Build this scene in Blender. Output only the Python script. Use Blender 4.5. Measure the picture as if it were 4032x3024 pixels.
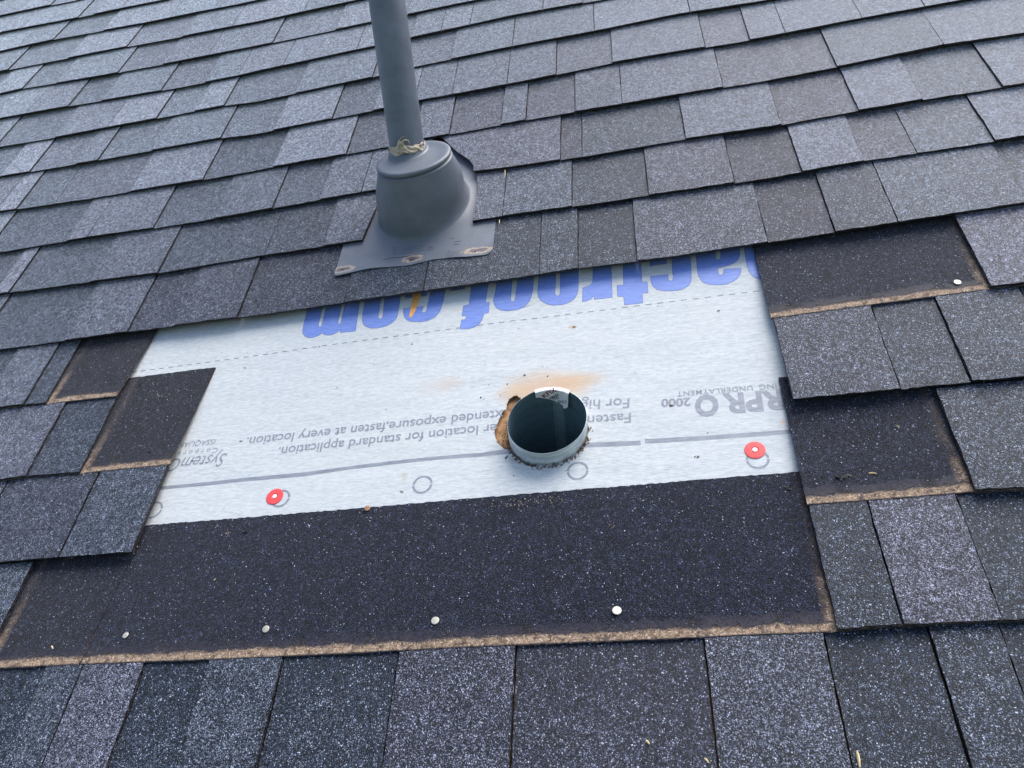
# Roof with a patch of shingles taken off: white underlayment, round duct, vent pipe in its boot.
# All positions are metres in the plane of the roof (x along the courses, y up the slope, z off it).
import bpy, bmesh, math, random
from mathutils import Vector, Matrix, noise

CAM_F = 3185.5754
CAM_R = [[0.9748941,0.1085327,0.1944278],[0.0403091,0.7727227,-0.6334626],[-0.2189902,0.6253961,0.7489479]]
CAM_C = [0.0,-0.36171,0.85549]
LINES = {1: [(-1.9888,0.0005),(-1.8184,-0.006),(-1.7188,-0.014)],2: [(-1.9175,0.0056),(-1.6567,-0.0111),(-1.4736,-0.0189),(-1.3421,-0.0262)],3: [(-1.8457,0.0099),(-1.6383,0.0085),(-1.3596,-0.0151),(-1.1773,-0.0219),(-1.0285,-0.0302)],4: [(-1.7742,0.0148),(-1.6288,0.0094),(-1.3545,-0.0009),(-1.1853,-0.0135),(-0.966,-0.0207)],5: [(-1.7012,0.0168),(-1.6294,0.0201),(-1.4105,0.0001),(-1.147,-0.012),(-0.9298,-0.0152)],6: [(-1.628,0.0183),(-1.4165,0.0091),(-1.1127,-0.0086),(-0.9379,-0.0097),(-0.8946,-0.0058),(-0.5986,0.0003),(-0.5123,0.0068),(-0.2654,0.0134),(-0.0727,0.0053)],7: [(-1.5534,0.0172),(-1.395,0.0074),(-1.1174,0.0052),(-0.9369,0.0036),(-0.8569,-0.0059),(-0.5655,0.0031),(-0.4823,0.0129),(-0.2596,0.0167),(-0.0827,0.0147),(0.0937,0.0166),(0.2697,0.0026)],8: [(-1.4796,0.0176),(-1.2133,0.0103),(-0.9039,0.0081),(-0.8203,-0.0017),(-0.5319,0.0065),(-0.4525,0.0104),(-0.2534,0.0092),(-0.049,0.0176),(0.1541,0.0111),(0.2485,0.0077),(0.4217,0.0105),(0.5941,0.0075)],9: [(-1.4046,0.0157),(-1.1711,0.0062),(-0.9021,0.0016),(-0.7836,0.002),(-0.4972,0.0043),(-0.4243,0.0095),(-0.2476,0.0122),(-0.1219,0.0101),(0.0815,0.0077),(0.2258,0.0038),(0.3476,0.0059),(0.5229,0.0158),(0.6472,0.0081)],10: [(-1.3272,0.0092),(-1.1157,0.01),(-0.9666,0.0042),(-0.7884,0.0032),(-0.7468,0.005),(-0.4987,0.0099),(-0.3125,0.0156),(-0.2417,0.0107),(-0.1124,0.008),(0.0682,0.0101),(0.2039,0.0048),(0.3482,0.0089),(0.4797,0.0108),(0.6002,0.0078)],11: [(-1.2559,0.0144),(-1.2319,0.0155),(-0.906,0.0057),(-0.711,0.0124),(-0.5054,0.0101),(-0.236,0.0172),(-0.1327,0.0153),(-0.0097,0.0139),(0.1829,0.0118),(0.2351,0.0143),(0.3281,0.0176),(0.5566,0.018)],12: [(-1.1754,0.0018),(-1.0403,0.0008),(-0.9106,0.0009),(-0.67,-0.0004),(-0.2295,0.0015),(-0.1241,0.0054),(0.0243,0.0013),(0.1598,0.0052),(0.3406,0.0083),(0.5083,0.0136)],13: [(-1.1012,0.0016),(-1.052,0.0023),(-1.0114,0.0011),(0.1408,-0.001),(0.4162,0.0045),(0.4581,0.0037)],14: [(-1.0236,-0.0055),(-0.9752,-0.0029),(-0.8821,-0.0056),(0.1432,-0.004),(0.269,-0.0052),(0.4081,-0.0055)],15: [(-0.9485,-0.0075),(-0.8536,-0.0073),(-0.7352,-0.008),(0.3056,-0.0106),(0.3588,-0.0128)],16: [(-0.8707,-0.0149),(-0.6652,-0.0157),(-0.5774,-0.0167),(-0.2051,-0.0164),(-0.0011,-0.0177),(0.1228,-0.0181),(0.1976,-0.0155),(0.3108,-0.0159)]}
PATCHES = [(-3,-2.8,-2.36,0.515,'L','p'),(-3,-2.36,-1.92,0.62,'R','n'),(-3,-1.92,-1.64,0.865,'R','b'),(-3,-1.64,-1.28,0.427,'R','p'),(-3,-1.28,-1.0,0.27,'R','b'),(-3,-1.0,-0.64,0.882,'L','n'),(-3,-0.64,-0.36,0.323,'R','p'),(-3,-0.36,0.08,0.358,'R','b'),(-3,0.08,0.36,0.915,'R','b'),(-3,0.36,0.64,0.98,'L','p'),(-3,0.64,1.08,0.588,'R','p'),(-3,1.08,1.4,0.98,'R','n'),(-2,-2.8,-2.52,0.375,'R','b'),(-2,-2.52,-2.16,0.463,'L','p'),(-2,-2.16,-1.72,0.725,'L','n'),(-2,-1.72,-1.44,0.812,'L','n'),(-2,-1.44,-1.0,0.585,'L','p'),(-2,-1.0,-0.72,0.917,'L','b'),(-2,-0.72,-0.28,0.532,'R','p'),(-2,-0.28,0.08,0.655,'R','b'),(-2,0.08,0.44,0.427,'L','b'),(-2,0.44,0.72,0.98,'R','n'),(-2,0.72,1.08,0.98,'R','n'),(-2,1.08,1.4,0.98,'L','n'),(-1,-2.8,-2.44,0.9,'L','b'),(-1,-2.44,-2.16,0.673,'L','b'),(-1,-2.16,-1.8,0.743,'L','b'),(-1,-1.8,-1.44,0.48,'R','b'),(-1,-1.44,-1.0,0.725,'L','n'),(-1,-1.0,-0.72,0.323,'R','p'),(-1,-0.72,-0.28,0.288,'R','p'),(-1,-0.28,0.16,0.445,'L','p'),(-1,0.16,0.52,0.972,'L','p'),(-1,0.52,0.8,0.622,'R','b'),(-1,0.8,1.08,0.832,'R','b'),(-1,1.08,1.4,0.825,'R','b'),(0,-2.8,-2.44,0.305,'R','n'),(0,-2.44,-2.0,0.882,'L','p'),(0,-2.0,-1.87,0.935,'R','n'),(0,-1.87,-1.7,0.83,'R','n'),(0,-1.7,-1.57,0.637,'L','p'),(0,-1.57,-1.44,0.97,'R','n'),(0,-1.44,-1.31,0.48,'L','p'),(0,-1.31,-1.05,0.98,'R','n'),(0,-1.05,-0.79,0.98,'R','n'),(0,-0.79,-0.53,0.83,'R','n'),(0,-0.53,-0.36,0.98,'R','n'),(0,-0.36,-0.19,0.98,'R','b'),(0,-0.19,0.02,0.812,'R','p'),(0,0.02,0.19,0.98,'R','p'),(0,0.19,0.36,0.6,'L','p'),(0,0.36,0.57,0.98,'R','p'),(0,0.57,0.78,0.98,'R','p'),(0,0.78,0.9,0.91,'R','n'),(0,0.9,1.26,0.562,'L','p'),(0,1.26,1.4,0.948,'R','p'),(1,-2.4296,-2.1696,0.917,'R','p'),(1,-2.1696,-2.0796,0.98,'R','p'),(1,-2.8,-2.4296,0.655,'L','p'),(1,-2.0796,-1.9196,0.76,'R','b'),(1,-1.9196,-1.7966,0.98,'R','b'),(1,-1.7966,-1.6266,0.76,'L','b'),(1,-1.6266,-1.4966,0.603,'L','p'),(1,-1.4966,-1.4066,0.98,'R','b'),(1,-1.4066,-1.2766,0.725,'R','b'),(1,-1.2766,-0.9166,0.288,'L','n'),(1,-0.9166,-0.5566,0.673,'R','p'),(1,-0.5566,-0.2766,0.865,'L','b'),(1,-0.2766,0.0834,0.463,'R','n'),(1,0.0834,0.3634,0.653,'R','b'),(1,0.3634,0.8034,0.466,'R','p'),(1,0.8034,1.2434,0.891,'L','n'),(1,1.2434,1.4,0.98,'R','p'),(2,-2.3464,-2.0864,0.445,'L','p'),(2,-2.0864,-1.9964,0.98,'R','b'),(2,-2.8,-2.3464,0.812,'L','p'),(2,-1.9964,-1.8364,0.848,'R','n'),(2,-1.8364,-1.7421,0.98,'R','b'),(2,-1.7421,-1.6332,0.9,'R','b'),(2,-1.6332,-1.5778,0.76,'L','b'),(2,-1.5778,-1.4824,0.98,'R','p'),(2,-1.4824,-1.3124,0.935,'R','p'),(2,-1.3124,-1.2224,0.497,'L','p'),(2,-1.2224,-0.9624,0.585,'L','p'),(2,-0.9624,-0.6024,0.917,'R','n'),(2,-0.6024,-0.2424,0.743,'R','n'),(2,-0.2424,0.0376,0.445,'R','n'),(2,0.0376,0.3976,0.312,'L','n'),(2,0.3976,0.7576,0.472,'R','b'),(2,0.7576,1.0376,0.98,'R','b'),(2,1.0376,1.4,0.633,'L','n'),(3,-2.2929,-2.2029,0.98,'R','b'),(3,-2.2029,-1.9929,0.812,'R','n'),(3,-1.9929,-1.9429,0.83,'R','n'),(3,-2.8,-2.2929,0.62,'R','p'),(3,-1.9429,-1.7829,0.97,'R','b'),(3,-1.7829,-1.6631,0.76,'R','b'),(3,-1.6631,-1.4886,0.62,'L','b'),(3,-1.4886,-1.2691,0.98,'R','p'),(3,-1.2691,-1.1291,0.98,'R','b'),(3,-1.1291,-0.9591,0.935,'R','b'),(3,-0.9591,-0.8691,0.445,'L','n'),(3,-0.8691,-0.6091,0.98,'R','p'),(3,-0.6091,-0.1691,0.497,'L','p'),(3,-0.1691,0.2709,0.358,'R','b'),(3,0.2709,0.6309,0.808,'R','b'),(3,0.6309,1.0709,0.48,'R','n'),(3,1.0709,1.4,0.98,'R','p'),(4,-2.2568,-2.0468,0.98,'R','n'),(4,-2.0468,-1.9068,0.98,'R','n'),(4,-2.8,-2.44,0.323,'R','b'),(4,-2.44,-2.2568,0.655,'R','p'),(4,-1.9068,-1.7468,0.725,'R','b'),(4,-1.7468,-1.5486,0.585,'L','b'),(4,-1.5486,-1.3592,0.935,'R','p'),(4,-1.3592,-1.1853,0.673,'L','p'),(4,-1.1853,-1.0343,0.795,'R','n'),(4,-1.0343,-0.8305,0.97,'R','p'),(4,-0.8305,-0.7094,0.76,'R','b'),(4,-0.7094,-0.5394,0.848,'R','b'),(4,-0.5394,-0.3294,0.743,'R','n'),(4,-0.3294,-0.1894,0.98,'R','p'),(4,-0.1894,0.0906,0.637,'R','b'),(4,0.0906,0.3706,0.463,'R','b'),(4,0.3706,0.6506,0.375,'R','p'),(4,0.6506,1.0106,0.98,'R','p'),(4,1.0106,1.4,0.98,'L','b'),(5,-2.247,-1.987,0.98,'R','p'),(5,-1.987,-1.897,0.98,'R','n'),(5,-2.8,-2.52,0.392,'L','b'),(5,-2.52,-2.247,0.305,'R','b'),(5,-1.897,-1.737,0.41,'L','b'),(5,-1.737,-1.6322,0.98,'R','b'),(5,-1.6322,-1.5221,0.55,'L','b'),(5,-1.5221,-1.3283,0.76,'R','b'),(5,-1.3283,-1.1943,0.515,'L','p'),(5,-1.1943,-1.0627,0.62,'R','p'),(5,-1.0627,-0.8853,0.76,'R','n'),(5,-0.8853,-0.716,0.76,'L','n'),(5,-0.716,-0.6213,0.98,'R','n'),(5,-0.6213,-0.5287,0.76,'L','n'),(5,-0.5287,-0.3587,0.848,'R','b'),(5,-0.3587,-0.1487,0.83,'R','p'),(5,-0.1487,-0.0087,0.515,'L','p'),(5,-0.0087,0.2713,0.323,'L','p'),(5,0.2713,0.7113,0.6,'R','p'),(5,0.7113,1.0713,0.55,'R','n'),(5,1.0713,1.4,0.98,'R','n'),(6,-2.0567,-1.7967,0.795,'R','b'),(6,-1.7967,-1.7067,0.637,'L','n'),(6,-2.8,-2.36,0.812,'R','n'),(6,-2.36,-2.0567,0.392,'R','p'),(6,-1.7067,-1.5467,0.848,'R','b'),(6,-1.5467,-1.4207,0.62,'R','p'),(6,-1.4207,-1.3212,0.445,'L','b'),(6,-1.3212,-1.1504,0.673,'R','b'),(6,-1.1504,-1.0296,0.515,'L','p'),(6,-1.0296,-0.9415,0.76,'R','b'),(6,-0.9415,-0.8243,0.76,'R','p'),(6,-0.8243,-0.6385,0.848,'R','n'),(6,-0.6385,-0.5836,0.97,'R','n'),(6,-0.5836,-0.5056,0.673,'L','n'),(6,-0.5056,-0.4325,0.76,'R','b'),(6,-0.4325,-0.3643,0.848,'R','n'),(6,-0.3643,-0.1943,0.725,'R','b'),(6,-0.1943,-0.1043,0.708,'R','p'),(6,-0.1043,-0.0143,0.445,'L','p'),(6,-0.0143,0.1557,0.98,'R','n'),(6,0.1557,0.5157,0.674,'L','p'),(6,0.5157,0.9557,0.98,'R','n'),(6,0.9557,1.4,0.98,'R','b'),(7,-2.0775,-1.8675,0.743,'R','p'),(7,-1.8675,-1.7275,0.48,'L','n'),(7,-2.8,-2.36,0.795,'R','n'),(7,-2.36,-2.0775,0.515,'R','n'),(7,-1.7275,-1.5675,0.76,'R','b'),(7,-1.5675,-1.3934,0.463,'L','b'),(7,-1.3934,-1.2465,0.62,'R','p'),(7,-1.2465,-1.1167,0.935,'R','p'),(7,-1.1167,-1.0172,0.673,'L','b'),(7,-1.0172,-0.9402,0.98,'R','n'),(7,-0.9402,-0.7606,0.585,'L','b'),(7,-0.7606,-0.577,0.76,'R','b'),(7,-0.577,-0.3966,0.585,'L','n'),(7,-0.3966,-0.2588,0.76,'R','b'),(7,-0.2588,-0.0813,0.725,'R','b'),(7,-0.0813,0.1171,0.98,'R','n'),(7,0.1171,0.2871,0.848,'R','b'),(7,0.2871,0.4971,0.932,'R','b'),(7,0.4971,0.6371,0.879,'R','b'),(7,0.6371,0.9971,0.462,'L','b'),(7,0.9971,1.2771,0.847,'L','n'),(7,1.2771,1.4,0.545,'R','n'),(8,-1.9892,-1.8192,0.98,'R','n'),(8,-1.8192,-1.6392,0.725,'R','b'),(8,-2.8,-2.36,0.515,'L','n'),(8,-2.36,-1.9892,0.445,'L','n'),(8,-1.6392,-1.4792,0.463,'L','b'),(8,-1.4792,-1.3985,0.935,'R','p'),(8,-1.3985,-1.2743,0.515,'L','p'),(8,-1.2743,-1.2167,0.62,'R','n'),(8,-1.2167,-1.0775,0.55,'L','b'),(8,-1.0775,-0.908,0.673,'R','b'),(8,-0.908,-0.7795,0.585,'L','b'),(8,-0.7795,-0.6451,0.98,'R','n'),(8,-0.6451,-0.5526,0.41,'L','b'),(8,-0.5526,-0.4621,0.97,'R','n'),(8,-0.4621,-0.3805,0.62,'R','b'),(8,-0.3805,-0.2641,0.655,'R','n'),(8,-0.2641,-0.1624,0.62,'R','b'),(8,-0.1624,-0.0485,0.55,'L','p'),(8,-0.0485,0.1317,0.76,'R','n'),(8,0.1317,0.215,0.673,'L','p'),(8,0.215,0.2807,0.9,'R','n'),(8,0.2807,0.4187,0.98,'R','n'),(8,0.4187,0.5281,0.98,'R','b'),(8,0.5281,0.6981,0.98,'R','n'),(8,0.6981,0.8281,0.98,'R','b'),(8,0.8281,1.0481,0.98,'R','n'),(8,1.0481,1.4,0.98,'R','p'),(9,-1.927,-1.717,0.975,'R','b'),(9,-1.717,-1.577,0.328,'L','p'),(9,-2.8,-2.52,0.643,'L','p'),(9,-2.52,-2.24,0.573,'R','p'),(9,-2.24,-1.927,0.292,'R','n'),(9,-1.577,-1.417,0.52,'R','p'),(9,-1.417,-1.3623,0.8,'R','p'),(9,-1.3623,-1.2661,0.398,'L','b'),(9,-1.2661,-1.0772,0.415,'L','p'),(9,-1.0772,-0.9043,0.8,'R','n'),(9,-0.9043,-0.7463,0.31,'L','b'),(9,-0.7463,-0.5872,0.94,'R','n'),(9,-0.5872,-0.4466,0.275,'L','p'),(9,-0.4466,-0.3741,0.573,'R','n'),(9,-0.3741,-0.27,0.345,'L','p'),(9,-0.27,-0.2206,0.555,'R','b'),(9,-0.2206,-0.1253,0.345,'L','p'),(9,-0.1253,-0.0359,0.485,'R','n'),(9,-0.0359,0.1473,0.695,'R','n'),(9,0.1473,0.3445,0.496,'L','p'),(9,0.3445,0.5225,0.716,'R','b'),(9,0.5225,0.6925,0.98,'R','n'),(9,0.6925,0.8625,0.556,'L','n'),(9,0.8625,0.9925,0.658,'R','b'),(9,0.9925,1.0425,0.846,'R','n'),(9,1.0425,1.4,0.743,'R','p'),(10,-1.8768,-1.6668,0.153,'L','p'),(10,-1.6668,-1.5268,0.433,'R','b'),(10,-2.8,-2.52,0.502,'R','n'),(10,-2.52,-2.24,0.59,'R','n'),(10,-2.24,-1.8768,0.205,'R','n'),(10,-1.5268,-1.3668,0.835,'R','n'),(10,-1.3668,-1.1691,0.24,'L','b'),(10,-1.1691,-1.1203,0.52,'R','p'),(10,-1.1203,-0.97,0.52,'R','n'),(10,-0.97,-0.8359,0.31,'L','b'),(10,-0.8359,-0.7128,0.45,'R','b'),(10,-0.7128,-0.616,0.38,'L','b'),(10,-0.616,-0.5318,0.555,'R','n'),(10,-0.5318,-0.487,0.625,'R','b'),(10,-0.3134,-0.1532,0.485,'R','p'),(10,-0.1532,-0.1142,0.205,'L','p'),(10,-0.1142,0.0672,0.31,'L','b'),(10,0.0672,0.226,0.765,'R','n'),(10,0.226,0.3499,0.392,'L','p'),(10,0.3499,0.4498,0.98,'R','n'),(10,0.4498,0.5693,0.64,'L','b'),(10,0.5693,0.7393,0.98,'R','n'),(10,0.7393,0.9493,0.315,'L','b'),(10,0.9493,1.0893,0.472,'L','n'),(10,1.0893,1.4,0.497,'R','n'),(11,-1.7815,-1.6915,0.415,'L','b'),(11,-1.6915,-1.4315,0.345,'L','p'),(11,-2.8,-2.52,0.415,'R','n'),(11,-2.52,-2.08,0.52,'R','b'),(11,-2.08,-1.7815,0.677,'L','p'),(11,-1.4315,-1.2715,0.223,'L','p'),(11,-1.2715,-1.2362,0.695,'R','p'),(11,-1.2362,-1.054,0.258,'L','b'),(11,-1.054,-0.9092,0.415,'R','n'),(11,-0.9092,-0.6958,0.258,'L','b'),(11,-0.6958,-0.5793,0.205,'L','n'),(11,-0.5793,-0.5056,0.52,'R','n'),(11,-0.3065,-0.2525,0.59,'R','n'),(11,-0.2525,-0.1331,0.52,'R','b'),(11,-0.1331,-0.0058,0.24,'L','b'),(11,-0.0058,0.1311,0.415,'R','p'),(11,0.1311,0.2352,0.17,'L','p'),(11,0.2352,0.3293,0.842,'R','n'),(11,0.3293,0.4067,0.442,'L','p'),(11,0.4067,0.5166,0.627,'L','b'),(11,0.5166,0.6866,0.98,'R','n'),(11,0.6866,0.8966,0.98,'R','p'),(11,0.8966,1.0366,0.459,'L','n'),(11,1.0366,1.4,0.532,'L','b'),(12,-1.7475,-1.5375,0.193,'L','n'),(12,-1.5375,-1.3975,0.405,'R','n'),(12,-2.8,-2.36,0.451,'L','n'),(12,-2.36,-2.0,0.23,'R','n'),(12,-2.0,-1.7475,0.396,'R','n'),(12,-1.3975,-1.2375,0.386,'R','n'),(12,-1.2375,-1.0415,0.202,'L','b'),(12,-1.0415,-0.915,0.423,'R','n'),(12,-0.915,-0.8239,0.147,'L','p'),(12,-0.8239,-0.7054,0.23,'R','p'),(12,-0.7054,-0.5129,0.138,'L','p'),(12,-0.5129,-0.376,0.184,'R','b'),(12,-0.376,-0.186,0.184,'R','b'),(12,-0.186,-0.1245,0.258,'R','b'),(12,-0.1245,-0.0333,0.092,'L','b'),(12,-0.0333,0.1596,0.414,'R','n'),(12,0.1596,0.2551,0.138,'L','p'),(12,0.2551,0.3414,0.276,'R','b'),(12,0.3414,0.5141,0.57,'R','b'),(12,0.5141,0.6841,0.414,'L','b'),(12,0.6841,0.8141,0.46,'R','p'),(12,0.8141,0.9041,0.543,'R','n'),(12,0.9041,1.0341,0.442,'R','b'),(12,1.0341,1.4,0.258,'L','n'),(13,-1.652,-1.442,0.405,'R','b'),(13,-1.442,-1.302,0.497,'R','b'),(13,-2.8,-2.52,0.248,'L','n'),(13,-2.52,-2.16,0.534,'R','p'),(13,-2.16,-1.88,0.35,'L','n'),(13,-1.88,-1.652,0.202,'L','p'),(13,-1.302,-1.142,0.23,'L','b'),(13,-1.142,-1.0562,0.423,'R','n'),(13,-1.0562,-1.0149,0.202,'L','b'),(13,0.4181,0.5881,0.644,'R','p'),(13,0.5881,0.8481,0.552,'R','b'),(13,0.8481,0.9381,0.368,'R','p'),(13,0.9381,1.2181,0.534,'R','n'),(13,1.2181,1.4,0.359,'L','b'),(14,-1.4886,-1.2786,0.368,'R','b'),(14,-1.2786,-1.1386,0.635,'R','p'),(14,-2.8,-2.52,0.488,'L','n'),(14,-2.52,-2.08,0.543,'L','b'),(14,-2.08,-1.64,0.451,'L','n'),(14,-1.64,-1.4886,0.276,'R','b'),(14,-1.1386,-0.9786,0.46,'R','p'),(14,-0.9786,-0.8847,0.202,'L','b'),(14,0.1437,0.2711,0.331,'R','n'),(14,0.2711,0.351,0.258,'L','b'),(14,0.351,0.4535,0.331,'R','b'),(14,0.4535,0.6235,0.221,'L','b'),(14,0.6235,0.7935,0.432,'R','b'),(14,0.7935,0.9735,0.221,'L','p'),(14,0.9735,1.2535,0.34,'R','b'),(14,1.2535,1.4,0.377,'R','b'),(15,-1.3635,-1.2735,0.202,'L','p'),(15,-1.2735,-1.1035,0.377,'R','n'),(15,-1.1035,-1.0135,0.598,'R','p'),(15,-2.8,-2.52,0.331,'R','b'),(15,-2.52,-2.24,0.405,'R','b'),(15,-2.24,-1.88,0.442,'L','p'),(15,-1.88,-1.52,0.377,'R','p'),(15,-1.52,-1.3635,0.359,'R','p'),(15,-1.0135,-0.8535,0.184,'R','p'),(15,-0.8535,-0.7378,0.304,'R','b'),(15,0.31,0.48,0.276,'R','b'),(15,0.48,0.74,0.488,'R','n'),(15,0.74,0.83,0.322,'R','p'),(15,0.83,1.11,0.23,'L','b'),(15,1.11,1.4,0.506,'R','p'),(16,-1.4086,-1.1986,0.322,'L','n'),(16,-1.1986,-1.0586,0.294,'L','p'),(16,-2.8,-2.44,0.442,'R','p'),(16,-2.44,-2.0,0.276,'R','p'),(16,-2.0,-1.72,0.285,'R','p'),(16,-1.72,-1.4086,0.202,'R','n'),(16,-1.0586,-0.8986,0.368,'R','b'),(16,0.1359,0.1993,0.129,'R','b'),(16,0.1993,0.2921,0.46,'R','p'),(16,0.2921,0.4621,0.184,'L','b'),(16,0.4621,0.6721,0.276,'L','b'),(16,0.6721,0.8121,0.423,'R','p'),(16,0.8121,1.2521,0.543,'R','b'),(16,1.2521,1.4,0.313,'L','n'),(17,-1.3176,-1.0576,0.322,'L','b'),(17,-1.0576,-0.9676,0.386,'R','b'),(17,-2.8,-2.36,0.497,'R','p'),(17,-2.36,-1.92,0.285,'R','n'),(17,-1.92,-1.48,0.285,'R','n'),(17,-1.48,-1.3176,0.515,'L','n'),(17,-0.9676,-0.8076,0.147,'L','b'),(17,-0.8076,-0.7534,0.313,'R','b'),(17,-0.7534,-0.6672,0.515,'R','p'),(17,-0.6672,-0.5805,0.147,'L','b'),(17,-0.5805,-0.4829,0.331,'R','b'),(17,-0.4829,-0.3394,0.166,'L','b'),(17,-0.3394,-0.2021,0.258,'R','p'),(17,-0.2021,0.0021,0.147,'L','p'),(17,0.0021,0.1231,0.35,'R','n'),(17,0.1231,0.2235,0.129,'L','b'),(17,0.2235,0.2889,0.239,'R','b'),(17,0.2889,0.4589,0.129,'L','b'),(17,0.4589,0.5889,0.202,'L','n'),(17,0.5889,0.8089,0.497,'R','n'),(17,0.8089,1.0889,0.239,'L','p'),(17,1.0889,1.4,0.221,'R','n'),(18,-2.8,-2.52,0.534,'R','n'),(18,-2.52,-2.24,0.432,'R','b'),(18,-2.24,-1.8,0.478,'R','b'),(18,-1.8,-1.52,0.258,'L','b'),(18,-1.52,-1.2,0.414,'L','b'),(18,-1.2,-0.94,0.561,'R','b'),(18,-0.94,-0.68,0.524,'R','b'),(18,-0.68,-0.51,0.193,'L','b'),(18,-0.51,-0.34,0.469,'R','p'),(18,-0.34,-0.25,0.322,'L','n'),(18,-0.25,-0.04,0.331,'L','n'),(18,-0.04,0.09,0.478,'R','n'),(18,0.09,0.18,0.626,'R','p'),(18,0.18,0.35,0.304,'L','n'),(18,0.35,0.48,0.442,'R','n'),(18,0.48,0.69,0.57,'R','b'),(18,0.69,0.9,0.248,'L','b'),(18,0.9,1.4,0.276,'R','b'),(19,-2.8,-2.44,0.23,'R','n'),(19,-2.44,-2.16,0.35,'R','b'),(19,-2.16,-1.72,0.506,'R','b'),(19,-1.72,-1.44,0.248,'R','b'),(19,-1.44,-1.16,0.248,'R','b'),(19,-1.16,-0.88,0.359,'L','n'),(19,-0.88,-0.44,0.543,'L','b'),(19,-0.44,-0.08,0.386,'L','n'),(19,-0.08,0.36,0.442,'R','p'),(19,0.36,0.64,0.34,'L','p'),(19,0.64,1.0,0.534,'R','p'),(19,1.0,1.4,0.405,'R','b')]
SPECIAL = [(11,-0.5793,[(0,-0.5793),(1,-0.5793)],[(0.0081,-0.5056),(0.2109,-0.5032),(0.4235,-0.4982),(0.6068,-0.495),(0.7819,-0.4955),(1.0,-0.4915)]),(11,-0.3065,[(-0.02,-0.3065),(0.1802,-0.3035),(0.5517,-0.3039),(0.7467,-0.3058),(0.9916,-0.3119)],[(0,-0.2525),(1,-0.2525)]),(10,-0.5318,[(0,-0.5318),(1,-0.5318)],[(0,-0.487),(0.3,-0.475),(0.6,-0.43),(1,-0.4)]),(10,-0.3134,[(0.0147,-0.3134),(0.1242,-0.3159),(0.2738,-0.3266),(0.3858,-0.3388),(0.477,-0.351),(1.0,-0.398)],[(0,-0.1532),(1,-0.1532)])]
HEADLAPS = [(17,-1.15,-1.15,-0.7609,-0.7439,0.26,0.35,(-0.8986,-0.8917),None),(17,-0.7587,-0.7433,0.62,0.62,0.27,0.0,None,(0.1359,0.1367)),(16,0.1345,0.1354,0.75,0.75,0.34,0.25,None,(0.31,0.3039)),(15,-1.3,-1.3,-0.7362,-0.7268,0.2,0.75,(-0.8847,-0.8735),None),(14,-1.4,-1.4,-0.8847,-0.8679,0.2,0.75,(-1.0149,-1.0043),None),(14,0.1407,0.1395,0.85,0.85,0.48,0.4,None,(0.4181,0.419))]
DUCT_C = (-0.1705,0.2822)
DUCT_AX = [0.13,0.05,1.0]
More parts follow.
